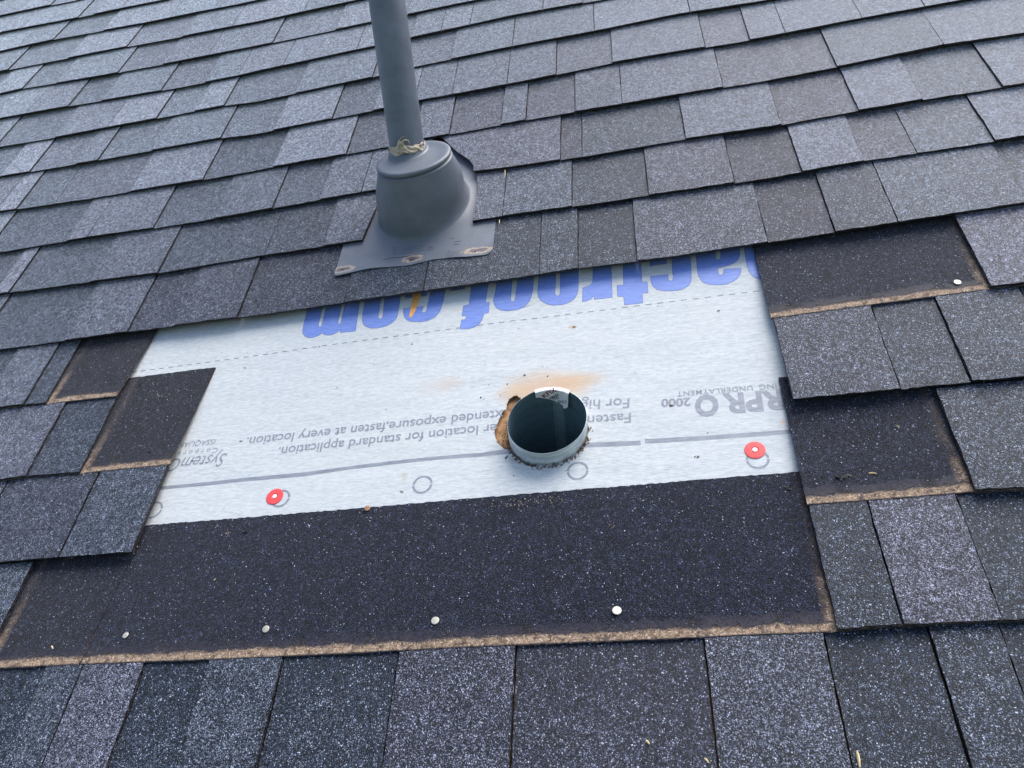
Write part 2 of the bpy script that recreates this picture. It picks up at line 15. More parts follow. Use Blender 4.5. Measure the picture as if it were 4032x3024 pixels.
HOLE = [(-0.21832,0.35333),(-0.21993,0.35199),(-0.22134,0.352),(-0.22345,0.35145),(-0.22455,0.35017),(-0.22609,0.34908),(-0.22778,0.34765),(-0.22911,0.34674),(-0.22958,0.3447),(-0.23052,0.34298),(-0.2309,0.34125),(-0.23111,0.33997),(-0.2326,0.33737),(-0.2318,0.3363),(-0.23176,0.33493),(-0.23118,0.33288),(-0.23214,0.33239),(-0.23187,0.33032),(-0.23369,0.32851),(-0.23486,0.32811),(-0.23675,0.32683),(-0.23776,0.32573),(-0.23841,0.3244),(-0.239,0.32249),(-0.23945,0.32129),(-0.24019,0.31899),(-0.24038,0.31764),(-0.24067,0.31597),(-0.24099,0.31488),(-0.24209,0.31331),(-0.24197,0.31205),(-0.24267,0.3101),(-0.24259,0.30886),(-0.24308,0.30784),(-0.24423,0.30622),(-0.24373,0.30459),(-0.24494,0.30351),(-0.24506,0.30212),(-0.24577,0.29984),(-0.24618,0.29876),(-0.24637,0.29754),(-0.24771,0.29561),(-0.24733,0.29483),(-0.24757,0.29292),(-0.24689,0.29142),(-0.24645,0.28968),(-0.24649,0.28784),(-0.24579,0.28547),(-0.24591,0.28461),(-0.24607,0.28305),(-0.24524,0.28172),(-0.2445,0.28014),(-0.24348,0.27853),(-0.24365,0.27635),(-0.24218,0.27533),(-0.24248,0.27391),(-0.24175,0.27265),(-0.24053,0.27111),(-0.23966,0.27003),(-0.23863,0.26886),(-0.2366,0.26685),(-0.23686,0.26636),(-0.23397,0.26455),(-0.23416,0.26387),(-0.23292,0.2624),(-0.23164,0.26167),(-0.23057,0.2605),(-0.22939,0.25902),(-0.22834,0.2579),(-0.22713,0.25675),(-0.22641,0.25657),(-0.22495,0.25495),(-0.22352,0.25383),(-0.22255,0.25313),(-0.22114,0.25159),(-0.21972,0.25079),(-0.21915,0.24969),(-0.21769,0.24958),(-0.21673,0.24808),(-0.21585,0.24689),(-0.21356,0.24567),(-0.21288,0.2447),(-0.21119,0.24372),(-0.20952,0.24242),(-0.2092,0.24117),(-0.2078,0.24012),(-0.20683,0.23886),(-0.20645,0.23781),(-0.20512,0.23584),(-0.20374,0.23543),(-0.20284,0.23375),(-0.20195,0.23388),(-0.19993,0.23167),(-0.19912,0.23128),(-0.198,0.2305),(-0.19599,0.2308),(-0.19386,0.22936),(-0.19256,0.22968),(-0.19055,0.23023),(-0.18912,0.22974),(-0.18717,0.23063),(-0.18667,0.22987),(-0.18503,0.22955),(-0.18374,0.23003),(-0.18213,0.22909),(-0.18011,0.22878),(-0.17886,0.22863),(-0.17732,0.22823),(-0.17592,0.22839),(-0.17409,0.22844),(-0.17229,0.22864),(-0.17051,0.22828),(-0.16883,0.2281),(-0.16725,0.22842),(-0.16565,0.22841),(-0.16356,0.22923),(-0.16227,0.22881),(-0.16042,0.23004),(-0.1595,0.23064),(-0.15769,0.2304),(-0.15585,0.23116),(-0.15425,0.23109),(-0.15226,0.23219),(-0.152,0.23336),(-0.15016,0.234),(-0.14872,0.23461),(-0.14709,0.23512),(-0.14551,0.23596),(-0.14462,0.2369),(-0.14273,0.23754),(-0.14176,0.23858),(-0.14065,0.23875),(-0.13882,0.23957),(-0.13762,0.24096),(-0.13612,0.24159),(-0.13545,0.24296),(-0.1349,0.24487),(-0.13308,0.24446),(-0.13134,0.24564),(-0.13106,0.2468),(-0.12894,0.24736),(-0.12851,0.249),(-0.12791,0.2503),(-0.1267,0.25122),(-0.12643,0.25269),(-0.12542,0.25443),(-0.12424,0.25566),(-0.12342,0.25679),(-0.12291,0.25824),(-0.12119,0.25921),(-0.1212,0.26057),(-0.12078,0.26192),(-0.12018,0.26361),(-0.11935,0.26525),(-0.11936,0.26712),(-0.1192,0.26883),(-0.11894,0.26959),(-0.11847,0.27137),(-0.11845,0.27294),(-0.11816,0.27498),(-0.11763,0.2758),(-0.11795,0.27743),(-0.11774,0.27873),(-0.11801,0.28056),(-0.11789,0.28249),(-0.11734,0.28371),(-0.1176,0.28477),(-0.11757,0.28676),(-0.11765,0.28906),(-0.11864,0.29033),(-0.11825,0.29218),(-0.1187,0.29343),(-0.11853,0.29544),(-0.11894,0.29658),(-0.11968,0.29876),(-0.12,0.29945),(-0.12021,0.30178),(-0.12086,0.30305),(-0.12153,0.30434),(-0.12228,0.30608),(-0.12303,0.30807),(-0.12432,0.30917),(-0.12484,0.31108),(-0.12552,0.31163),(-0.12654,0.31371),(-0.12688,0.31426),(-0.12885,0.31662),(-0.13018,0.31704),(-0.13057,0.31913),(-0.13214,0.32017),(-0.13302,0.32171),(-0.13422,0.32274),(-0.1358,0.32342),(-0.13678,0.32498),(-0.13781,0.32542),(-0.13912,0.32693),(-0.14076,0.32754),(-0.14214,0.32802),(-0.14344,0.32955),(-0.14525,0.33058),(-0.14687,0.33098),(-0.14806,0.33259),(-0.14996,0.33281),(-0.15058,0.33346),(-0.15207,0.33356),(-0.15485,0.33476),(-0.15604,0.33496),(-0.15765,0.33587),(-0.15854,0.33569),(-0.16014,0.33642),(-0.16216,0.33669),(-0.16382,0.33717),(-0.16529,0.33712),(-0.16671,0.33717),(-0.16863,0.33767),(-0.16988,0.33748),(-0.17146,0.33771),(-0.17381,0.3374),(-0.1752,0.33764),(-0.17746,0.33706),(-0.17894,0.33706),(-0.18003,0.33761),(-0.18175,0.33695),(-0.18384,0.33653),(-0.18502,0.33695),(-0.18662,0.33564),(-0.18854,0.33511),(-0.19043,0.33476),(-0.19165,0.33486),(-0.19326,0.33409),(-0.19421,0.33304),(-0.19577,0.33252),(-0.19798,0.33162),(-0.19932,0.3307),(-0.20041,0.332),(-0.20119,0.33281),(-0.20235,0.33376),(-0.20326,0.33568),(-0.2043,0.33674),(-0.20516,0.33758),(-0.20645,0.33916),(-0.20703,0.34029),(-0.20749,0.34129),(-0.20904,0.34294),(-0.21044,0.34338),(-0.21181,0.3449),(-0.21202,0.34611),(-0.21335,0.34705),(-0.21422,0.34761),(-0.21534,0.34954),(-0.21691,0.35146),(-0.21792,0.35149)]
LABEL_A = (1.9085,0.9308)
SEAM = (1.117,1.4486)
STAINS = [(-0.1778,0.364,0.085,0.04,0.6,(0.5,0.36,0.23),0.6),(-0.1344,0.3653,0.06,0.024,0.62,(0.5,0.36,0.23),0.6),(-0.1776,0.3517,0.075,0.045,0.55,(0.52,0.36,0.24),0.5),(-0.2206,0.3576,0.035,0.035,0.45,(0.5,0.36,0.23),0.6),(-0.3354,0.3837,0.055,0.025,0.25,(0.5,0.42,0.36),0.8),(-0.3219,0.3906,0.025,0.018,0.25,(0.5,0.38,0.3),0.8),(-0.1367,0.4718,0.008,0.005,0.5,(0.5,0.28,0.12),0.5),(-0.3693,0.2315,0.006,0.012,0.4,(0.45,0.38,0.25),0.9),(-0.3153,0.5388,0.03,0.004,0.3,(0.5,0.42,0.3),0.9),(-0.2088,0.2434,0.03,0.008,0.5,(0.33,0.28,0.25),0.8),(0.129,0.2612,0.006,0.006,0.4,(0.6,0.35,0.2),0.5)]
LETTERS = [('printed_letter','blue',[[(-0.59131,0.63177),(-0.58979,0.59151),(-0.58751,0.54003),(-0.58539,0.53223),(-0.58033,0.52524),(-0.57254,0.52078),(-0.56466,0.52023),(-0.55642,0.52256),(-0.5497,0.52759),(-0.54378,0.5222),(-0.53571,0.52039),(-0.52742,0.5222),(-0.52238,0.52602),(-0.51842,0.53051),(-0.5176,0.52303),(-0.49153,0.52237),(-0.49809,0.6197),(-0.49969,0.64707),(-0.52379,0.64625),(-0.52075,0.59612),(-0.52078,0.54628),(-0.52266,0.54286),(-0.52466,0.54319),(-0.5268,0.5473),(-0.52871,0.59626),(-0.53042,0.62712),(-0.55527,0.62505),(-0.55478,0.59704),(-0.55481,0.54504),(-0.5557,0.5427),(-0.55812,0.5421),(-0.56068,0.54503),(-0.56159,0.54945),(-0.56254,0.59581),(-0.56503,0.62822)]]),('printed_letter','blue',[[(-0.48674,0.6256),(-0.4863,0.59638),(-0.48445,0.55255),(-0.48273,0.54228),(-0.4797,0.53558),(-0.47534,0.52993),(-0.46492,0.52403),(-0.4534,0.52259),(-0.44415,0.52347),(-0.43875,0.52499),(-0.43102,0.52978),(-0.42693,0.53398),(-0.42427,0.53918),(-0.42312,0.54441),(-0.42385,0.58753),(-0.42329,0.62687),(-0.45235,0.62441),(-0.45138,0.59519),(-0.44793,0.54623),(-0.44899,0.54319),(-0.45222,0.54201),(-0.45522,0.54426),(-0.45679,0.54826),(-0.45857,0.59391),(-0.45944,0.62309)]]),('printed_letter','blue',[[(-0.41435,0.55908),(-0.41316,0.55013),(-0.4112,0.54234),(-0.40751,0.53555),(-0.40315,0.53064),(-0.39816,0.52784),(-0.38292,0.52403),(-0.37556,0.52398),(-0.36835,0.52517),(-0.36137,0.52834),(-0.35634,0.53282),(-0.35244,0.53948),(-0.35039,0.5465),(-0.3477,0.56597),(-0.34622,0.59894),(-0.34587,0.62518),(-0.36763,0.62277),(-0.3713,0.59459),(-0.37368,0.54815),(-0.37515,0.54469),(-0.37817,0.5435),(-0.38113,0.545),(-0.38193,0.54712),(-0.3804,0.55806)]]),('printed_letter','blue',[[(-0.4146,0.58275),(-0.37851,0.58279),(-0.37634,0.60074),(-0.37679,0.60999),(-0.41476,0.61062)]]),('printed_letter','blue',[[(-0.33696,0.58635),(-0.31298,0.58698),(-0.31107,0.60524),(-0.33652,0.60622)]]),('printed_letter','blue',[[(-0.30104,0.6164),(-0.30204,0.59701),(-0.30299,0.54867),(-0.31197,0.54707),(-0.3129,0.52528),(-0.3056,0.52401),(-0.30521,0.51914),(-0.30856,0.51612),(-0.31269,0.51611),(-0.31358,0.49684),(-0.30246,0.49546),(-0.2963,0.49583),(-0.29024,0.49763),(-0.28516,0.50076),(-0.28196,0.50564),(-0.2801,0.50958),(-0.27901,0.51462),(-0.27694,0.52383),(-0.26989,0.52501),(-0.27004,0.54815),(-0.2767,0.54812),(-0.27462,0.58792),(-0.27356,0.61626)]]),('printed_letter','blue',[[(-0.25948,0.61349),(-0.26081,0.57009),(-0.26312,0.55306),(-0.26184,0.54299),(-0.25897,0.53638),(-0.25511,0.53084),(-0.25047,0.52688),(-0.23882,0.52315),(-0.22476,0.52306),(-0.21263,0.5269),(-0.21583,0.52621),(-0.20844,0.53271),(-0.20481,0.53862),(-0.20222,0.54872),(-0.2006,0.56045),(-0.19949,0.59441),(-0.19858,0.61387),(-0.22361,0.61178),(-0.22494,0.5938),(-0.22798,0.54547),(-0.22979,0.54262),(-0.23267,0.54261),(-0.2353,0.54547),(-0.23552,0.55084),(-0.23487,0.59573),(-0.23356,0.61234)]]),('printed_letter','blue',[[(-0.18718,0.61442),(-0.19024,0.58983),(-0.19191,0.55748),(-0.19136,0.54937),(-0.18973,0.54377),(-0.18677,0.53744),(-0.18196,0.53186),(-0.17625,0.52692),(-0.16873,0.52298),(-0.15383,0.5216),(-0.14641,0.52284),(-0.13898,0.52667),(-0.13376,0.53169),(-0.13054,0.53814),(-0.1288,0.54438),(-0.12798,0.55083),(-0.12668,0.59669),(-0.12583,0.61897),(-0.15202,0.61581),(-0.15547,0.59409),(-0.15612,0.54682),(-0.15724,0.54307),(-0.16043,0.54182),(-0.16364,0.54373),(-0.16479,0.54711),(-0.16358,0.59569),(-0.16214,0.61503)]]),('printed_letter','blue',[[(-0.1013,0.62243),(-0.10329,0.59479),(-0.10455,0.56505),(-0.10598,0.55997),(-0.10885,0.55652),(-0.11355,0.55422),(-0.12049,0.55208),(-0.1215,0.52221),(-0.11598,0.5225),(-0.11136,0.52423),(-0.10726,0.52736),(-0.10347,0.53236),(-0.10314,0.52351),(-0.07637,0.5235),(-0.07554,0.59474),(-0.07488,0.62261)]]),('printed_letter','blue',[[(-0.05712,0.61608),(-0.05641,0.59089),(-0.05755,0.54675),(-0.06758,0.54734),(-0.06766,0.52395),(-0.05871,0.5223),(-0.05814,0.50392),(-0.03153,0.5034),(-0.03077,0.52432),(-0.02245,0.52328),(-0.02222,0.54604),(-0.03022,0.5481),(-0.02894,0.59357),(-0.02819,0.6185)]]),('printed_letter','blue',[[(-0.01605,0.55724),(-0.01614,0.55065),(-0.0156,0.54268),(-0.01392,0.53585),(-0.01155,0.53152),(-0.00741,0.52714),(-0.00144,0.52397),(0.01242,0.52061),(0.02117,0.52024),(0.0283,0.52145),(0.03474,0.52483),(0.03957,0.52955),(0.04226,0.53547),(0.0434,0.54173),(0.04677,0.59448),(0.04799,0.61642),(0.01985,0.61399),(0.01897,0.59474),(0.01728,0.5468),(0.01608,0.54311),(0.0133,0.54182),(0.01071,0.54284),(0.00952,0.54569),(0.00969,0.5567)]]),('printed_letter','blue',[[(-0.01498,0.58117),(0.00934,0.58169),(0.01077,0.59506),(0.01156,0.60735),(-0.01361,0.60704)]]),('printed_letter','blue',[[(0.05564,0.59812),(0.05561,0.58718),(0.05421,0.55269),(0.05479,0.54472),(0.05633,0.53922),(0.05831,0.53316),(0.06209,0.52781),(0.06856,0.52351),(0.07693,0.52116),(0.0854,0.52005),(0.09403,0.52043),(0.10212,0.52345),(0.10884,0.52903),(0.11312,0.53538),(0.11571,0.54184),(0.11707,0.54936),(0.0928,0.55238),(0.09158,0.54531),(0.08936,0.54133),(0.08606,0.5399),(0.08418,0.54157),(0.08346,0.54431),(0.08362,0.55605),(0.09343,0.55751),(0.10063,0.55922),(0.10803,0.56248),(0.11388,0.56713),(0.11685,0.57239),(0.11902,0.57945),(0.12028,0.59547),(0.12156,0.61176),(0.05694,0.6145)],[(0.0841,0.59353),(0.08338,0.57659),(0.08458,0.57473),(0.08662,0.57404),(0.08943,0.57535),(0.09172,0.57972),(0.0928,0.59307),(0.08822,0.59513)]]),('printed_letter','blue',[[(0.12838,0.59649),(0.12741,0.58309),(0.12695,0.56711),(0.12668,0.55266),(0.12759,0.54078),(0.12959,0.53317),(0.13245,0.52699),(0.13696,0.52307),(0.14324,0.51983),(0.14651,0.5192),(0.15122,0.60809),(0.12899,0.60737)]]),('printed_swoosh','orange',[[(-0.40339,0.61242),(-0.40233,0.59911),(-0.40199,0.58095),(-0.40165,0.56311),(-0.40234,0.54327),(-0.40107,0.53616),(-0.39752,0.53751),(-0.39336,0.54913),(-0.39042,0.56362),(-0.38775,0.5809),(-0.39012,0.61253)]])]
TEXTS = [('Fasten',(-0.05959,0.30049),(-0.11792,0.30268),0.01571,1,0.01,0,1.0),('er location for standard application.',(-0.24422,0.30572),(-0.57242,0.30249),0.01571,1,0.01,0,1.0),('For hig',(-0.06004,0.32595),(-0.12582,0.33098),0.01645,1,0.01,0,1.0),('xtended exposure,fasten at every location.',(-0.23641,0.32886),(-0.63002,0.32693),0.01645,1,0.01,0,1.0),('RPR',(0.13648,0.31332),(0.06092,0.31549),0.03063,1,0.035,0,1.0),('O',(0.05655,0.31459),(0.02614,0.31777),0.03185,1,0.045,0,1.0),('2000',(0.02017,0.31576),(-0.01809,0.31844),0.01304,1,0.03,0,1.0),('ING',(0.13147,0.32517),(0.10959,0.32562),0.00812,1,0.012,0,1.0),('UNDERLAYMENT',(0.10144,0.32563),(0.00348,0.32822),0.0081,1,0.012,0,1.1),('SystemC',(-0.65524,0.30181),(-0.74934,0.30157),0.02268,1,0.0,0.3,1.0),('Corpora',(-0.67389,0.31345),(-0.74041,0.31396),0.00805,1,0,0.0,1.6),('ISSAQUAH',(-0.68204,0.33085),(-0.74481,0.33076),0.00978,1,0,0.2,1.0)]
BANDS = [[(-0.75006,0.25315),(-0.68305,0.25331),(-0.61314,0.25453),(-0.52187,0.25433),(-0.4558,0.25725),(-0.39091,0.25962),(-0.32708,0.25998),(-0.26207,0.25908),(-0.25042,0.26023),(-0.22986,0.26101),(-0.21677,0.25954),(-0.21649,0.25239),(-0.22949,0.25307),(-0.24996,0.25249),(-0.26166,0.25279),(-0.3265,0.25435),(-0.39004,0.25344),(-0.45481,0.25176),(-0.52038,0.24754),(-0.61139,0.24814),(-0.6811,0.24712),(-0.74803,0.24741)],[(-0.12785,0.259),(-0.11321,0.25838),(-0.08419,0.2568),(-0.0496,0.25419),(-0.04959,0.24721),(-0.08449,0.2491),(-0.11337,0.25098),(-0.12795,0.25193)],[(-0.04409,0.25583),(0.00089,0.25389),(0.04229,0.25213),(0.08977,0.25079),(0.14032,0.24951),(0.14054,0.24319),(0.08881,0.24406),(0.04151,0.24532),(0.00024,0.24667),(-0.04409,0.24919)]]
RINGS = [(-0.3425,0.21608,0.0142),(-0.13245,0.21614,0.0142),(0.09113,0.20962,0.0142),(-0.5486,0.21381,0.0142),(-0.74688,0.21347,0.0142)]
DASHES = [(-0.8846,0.4929,0.0,0.009),(-0.8674,0.4931,0.0,0.009),(-0.8502,0.4932,0.0,0.009),(-0.8329,0.4934,0.0,0.009),(-0.8157,0.4935,0.0,0.009),(-0.7985,0.4937,0.0,0.009),(-0.7812,0.4938,0.0,0.009),(-0.764,0.494,0.0,0.009),(-0.7468,0.4941,0.0,0.009),(-0.7296,0.4943,0.0,0.009),(-0.7123,0.4944,0.0,0.009),(-0.6951,0.4946,0.0,0.009),(-0.6779,0.4947,0.0,0.009),(-0.6607,0.4949,0.0,0.009),(-0.6434,0.4954,0.0,0.009),(-0.6262,0.4958,0.0,0.009),(-0.609,0.4963,0.0,0.009),(-0.5918,0.4968,0.0,0.009),(-0.5745,0.4973,0.0,0.009),(-0.5573,0.4978,0.0,0.009),(-0.5401,0.4983,0.0,0.009),(-0.5228,0.4985,0.0,0.009),(-0.5056,0.4986,0.0,0.009),(-0.4884,0.4987,0.0,0.009),(-0.4712,0.4988,0.0,0.009),(-0.4539,0.4989,0.0,0.009),(-0.4367,0.499,0.0,0.009),(-0.4195,0.4991,0.0,0.009),(-0.4023,0.4992,0.0,0.009),(-0.385,0.4993,0.0,0.009),(-0.3678,0.4994,0.0,0.009),(-0.3506,0.4995,0.0,0.009),(-0.3334,0.4996,0.0,0.009),(-0.3161,0.4998,0.0,0.009),(-0.2989,0.4999,0.0,0.009),(-0.2817,0.5,0.0,0.009),(-0.2644,0.5001,0.0,0.009),(-0.2472,0.5002,0.0,0.009),(-0.23,0.5003,0.0,0.009),(-0.2128,0.4996,0.0,0.009),(-0.1955,0.4992,0.0,0.009),(-0.1783,0.4991,0.0,0.009),(-0.1611,0.499,0.0,0.009),(-0.1439,0.4989,0.0,0.009),(-0.1266,0.4989,0.0,0.009),(-0.1094,0.4988,0.0,0.009),(-0.0922,0.4987,0.0,0.009),(-0.0749,0.4986,0.0,0.009),(-0.0577,0.4986,0.0,0.009),(-0.0405,0.4985,0.0,0.009),(-0.0233,0.4984,0.0,0.009),(-0.006,0.4983,0.0,0.009),(0.0112,0.4983,0.0,0.009),(0.0284,0.4982,0.0,0.009),(0.0456,0.4981,0.0,0.009),(0.0629,0.498,0.0,0.009),(0.0801,0.498,0.0,0.009),(0.0973,0.4979,0.0,0.009),(0.1145,0.4978,0.0,0.009),(0.1318,0.4977,0.0,0.009),(0.149,0.4977,0.0,0.009)]
FL_X = (-0.5457,-0.264)
FL_FRONT = [(0.0,0.6411),(0.1058,0.6435),(0.2258,0.6462),(0.3228,0.6454),(0.4201,0.6422),(0.498,0.6406),(0.5617,0.6435),(0.6307,0.6475),(0.7307,0.6454),(0.8479,0.64),(0.9338,0.6398),(0.9907,0.64)]
BASE_C = (-0.4035,0.806)
BASE_R = (0.083,0.0985)
COL_N = [0.0,0.1977,0.9803]
COL_C = (-0.389,0.7994,0.1037)
PIPE_P = (-0.4048,0.8301,0.0975)
PIPE_T = 34.0
PIPE_S = 0.052
CAULK_L = [0.95972,0.20132,-0.19599]
CAULK_F = [0.27612,-0.80475,0.52549]
CAULK_B = [(-0.032,0.00114),(-0.02983,-0.00719),(-0.02638,-0.00903),(-0.0171,-0.00696),(-0.00776,-0.00348),(0.00092,-0.00415),(0.00426,-0.00535),(0.0126,-0.00454),(0.01781,-0.0011),(0.02152,-0.00431),(0.02844,-0.00696),(0.03366,-0.0054),(0.03628,-0.00164)]
CAULK_T = [(-0.0302,0.01233),(-0.02652,0.00977),(-0.02009,0.00867),(-0.01611,0.01157),(-0.01389,0.01861),(-0.01032,0.01903),(-0.00999,0.01647),(-0.00594,0.01702),(-0.0051,0.0148),(-0.00497,0.01086),(-0.00242,0.00917),(0.00559,0.00804),(0.00955,0.00707),(0.01465,0.00994),(0.02276,0.00863),(0.02652,0.01174),(0.02956,0.00929),(0.03314,0.00389),(0.03628,-0.00164)]
PEAKS = [([(-0.01339,0.01406,0.002),(-0.01093,0.01882,0.002),(-0.00555,0.02369,0.003),(-0.00076,0.02261,0.004)],[0.0022,0.0012,0.0004,0.0002]),([(-0.00874,0.01184,0.003),(-0.00539,0.01679,0.004),(-0.00114,0.01801,0.006),(0.00278,0.01686,0.007),(0.00437,0.01378,0.007),(0.00486,0.01025,0.006)],[0.003,0.002,0.0012,0.0009,0.0006,0.0003]),([(0.02319,0.00746,0.004),(0.02644,0.01118,0.004),(0.02869,0.00762,0.003)],[0.002,0.0016,0.0015]),([(-0.0152,0.00583,0.003),(-0.01409,0.01133,0.003),(-0.01282,0.01792,0.002)],[0.0022,0.0018,0.0009])]
RUST = [[-0.1269,-0.1497,0.02,0.008],[-0.0011,-0.1483,0.017,0.009],[0.1134,-0.1518,0.024,0.008]]
MARKS = [(-0.4088,0.6933,0.0076,0.0004,0.0532),(-0.4161,0.6973,0.0044,0.0004,1.505),(-0.4025,0.6972,0.0038,0.0004,1.9174),(-0.4098,0.7013,0.0061,0.0004,-0.08),(-0.3839,0.7034,0.0155,0.0004,0.0743),(-0.3675,0.6983,0.0064,0.0004,-1.4234),(-0.3399,0.6975,0.0036,0.0004,0.1215),(-0.4098,0.6761,0.0236,0.0004,0.0279),(-0.4432,0.6965,0.0046,0.0004,0.056),(-0.4419,0.6914,0.0046,0.0004,0.0566),(-0.4428,0.6855,0.0046,0.0004,-0.0342),(-0.3293,0.6871,0.0066,0.0004,0.0267),(-0.3297,0.6796,0.0045,0.0004,-0.1243),(-0.3766,0.6812,0.0056,0.0004,0.0768),(-0.3752,0.676,0.0053,0.0004,0.0929),(-0.4411,0.679,0.005,0.0004,-0.1266),(-0.4289,0.6889,0.0009,0.0006,0.7381),(-0.4267,0.6878,0.0007,0.0006,-0.9186),(-0.425,0.6887,0.0007,0.0006,0.4561),(-0.4227,0.6881,0.0007,0.0006,-0.3751),(-0.4207,0.6885,0.0006,0.0006,0.2477),(-0.4186,0.6879,0.0008,0.0006,-0.6222),(-0.4167,0.6882,0.0005,0.0006,-0.2611),(-0.4148,0.689,0.0009,0.0006,0.8751),(-0.4125,0.6884,0.0007,0.0006,0.0827),(-0.4103,0.6881,0.0006,0.0006,-0.5075),(-0.4086,0.6877,0.0008,0.0006,-0.9855),(-0.4069,0.6881,0.0006,0.0006,-0.4107),(-0.4051,0.6889,0.0007,0.0006,0.8909),(-0.4032,0.6885,0.0005,0.0006,0.1501),(-0.4012,0.6878,0.0008,0.0006,-0.9016),(-0.3995,0.6879,0.0007,0.0006,-0.748),(-0.3978,0.6891,0.0008,0.0006,0.9628),(-0.3956,0.688,0.0008,0.0006,-0.5678),(-0.3936,0.6888,0.0008,0.0006,0.5408),(-0.3914,0.6889,0.0008,0.0006,0.7565),(-0.3892,0.6888,0.0007,0.0006,0.5688),(-0.3873,0.689,0.0008,0.0006,1.0121),(-0.4269,0.6818,0.0008,0.0006,-0.585),(-0.4252,0.6826,0.0006,0.0006,0.5425),(-0.4235,0.6824,0.0004,0.0006,0.1148),(-0.422,0.6829,0.0007,0.0006,1.0073),(-0.4204,0.6828,0.0006,0.0006,0.8655),(-0.4189,0.6829,0.0006,0.0006,1.013),(-0.4171,0.6824,0.0006,0.0006,-0.0694),(-0.4155,0.683,0.0007,0.0006,0.967),(-0.4137,0.6825,0.0005,0.0006,-0.0152),(-0.4121,0.6823,0.0004,0.0006,-0.5486),(-0.4106,0.6821,0.0007,0.0006,-0.6555),(-0.4088,0.6823,0.0007,0.0006,-0.4466),(-0.4069,0.6824,0.0007,0.0006,-0.3752),(-0.4051,0.683,0.0006,0.0006,0.4678),(-0.4033,0.6827,0.0004,0.0006,0.0731),(-0.4017,0.6829,0.0005,0.0006,0.2587),(-0.4001,0.6824,0.0006,0.0006,-0.7382),(-0.3987,0.6834,0.0007,0.0006,1.0035),(-0.397,0.6823,0.0008,0.0006,-0.7916),(-0.3953,0.6832,0.0006,0.0006,0.5434),(-0.3934,0.6825,0.0007,0.0006,-0.5656)]
CRACKS = [(-0.4544,0.6668,0.0084,0.00045,0.1562),(-0.4375,0.6675,0.0086,0.00045,-0.0764),(-0.4215,0.6662,0.0074,0.00045,-0.0887),(-0.3359,0.6619,0.008,0.00045,-0.1877),(-0.3203,0.6592,0.0078,0.00045,-0.1482),(-0.4721,0.663,0.0096,0.00045,0.2592),(-0.4903,0.6588,0.009,0.00045,0.1973),(-0.5046,0.6585,0.0056,0.00045,-0.2674),(-0.3888,0.6651,0.0042,0.00045,-0.2611)]
HOLES3 = [(-0.4067,0.6547),(-0.2952,0.6506),(-0.5302,0.655)]
CAPS = [(-0.55819,0.2177,'red plastic cap nail near the left end of the white sheet'),(0.08985,0.22342,'red plastic cap nail near the right edge of the white sheet,beside the duct')]
NAILS = [(-0.7084,0.0203,-0.0008,0.0042,'pale nail head leftmost in the dark strip below the underlayment','w'),(-0.5145,0.0184,-0.0008,0.0045,'shiny bluish nail head,second from the left along the brown dust line','w'),(-0.2995,0.0176,-0.0008,0.0048,'silver nail head in the dark strip straight below the left printed ring','w'),(-0.0885,0.0179,-0.0008,0.0052,'cream nail head in the dark strip below the duct','w'),(0.3853,0.4529,-0.0004,0.0048,'pale nail head on the dust line at the upper right,under a lifted shingle corner','w'),(-0.4138,0.1831,-0.0096,0.0042,'rusty brown nail head at the top edge of the dark shingles','r')]
STRIPS = [(17,-0.8986,0.1359,520),(16,0.1345,0.31,90),(15,-0.8847,-0.7362,70),(14,-1.0149,-0.8847,60),(14,0.1407,0.4181,60)]
SPECKS = [(-0.5486,0.4966,0.0013),(-0.4595,0.4825,0.0007),(-0.2856,0.4488,0.0007),(-0.2701,0.4249,0.0009),(-0.2684,0.4171,0.0008),(-0.3078,0.3974,0.001),(-0.4473,0.4444,0.0007),(-0.4406,0.4287,0.0007),(-0.6198,0.3909,0.0009),(-0.2709,0.3553,0.0011),(-0.414,0.3518,0.0008),(-0.2666,0.5699,0.0013),(-0.2594,0.5766,0.0012),(-0.2538,0.5816,0.0013),(-0.2499,0.5639,0.001),(-0.2591,0.3788,0.0008),(-0.2196,0.4825,0.001),(-0.0658,0.4889,0.0009),(-0.0422,0.4705,0.0009),(0.0131,0.4651,0.0008),(-0.0099,0.4928,0.0008),(-0.0351,0.4334,0.0007),(-0.0862,0.4185,0.0008),(-0.2258,0.4404,0.0007),(-0.1099,0.3983,0.0008),(-0.049,0.3701,0.0008),(-0.0502,0.3633,0.0007),(-0.0591,0.3744,0.0008),(-0.1812,0.4002,0.0008),(-0.1744,0.3974,0.0007),(-0.1742,0.3812,0.001),(0.036,0.2563,0.001),(-0.0864,0.2249,0.0007),(-0.1033,0.2279,0.0007),(-0.2174,0.2179,0.0008),(-0.7267,0.5116,0.001),(-0.6782,0.5041,0.0008),(-0.6535,0.2738,0.0008),(-0.6332,0.2047,0.0009),(-0.2078,0.3877,0.0018),(-0.1736,0.3811,0.0014),(-0.2327,0.3748,0.0014),(-0.2709,0.3552,0.0018),(-0.2662,0.3519,0.0012),(-0.2421,0.355,0.0012),(-0.1193,0.2326,0.0011),(-0.217,0.2175,0.0012),(-0.2603,0.3774,0.0012)]
RUSTY = [(0.0744,0.4681,0.0022),(-0.1354,0.4715,0.0026),(-0.0067,0.3063,0.0028),(0.02,0.2207,0.0028),(-0.3893,0.4779,0.0022),(-0.5001,0.4059,0.0012),(-0.6392,0.3218,0.0022),(-0.71,0.2941,0.0022),(-0.3711,0.2078,0.0022),(-0.2278,0.2471,0.003),(-0.6725,0.4698,0.002)]
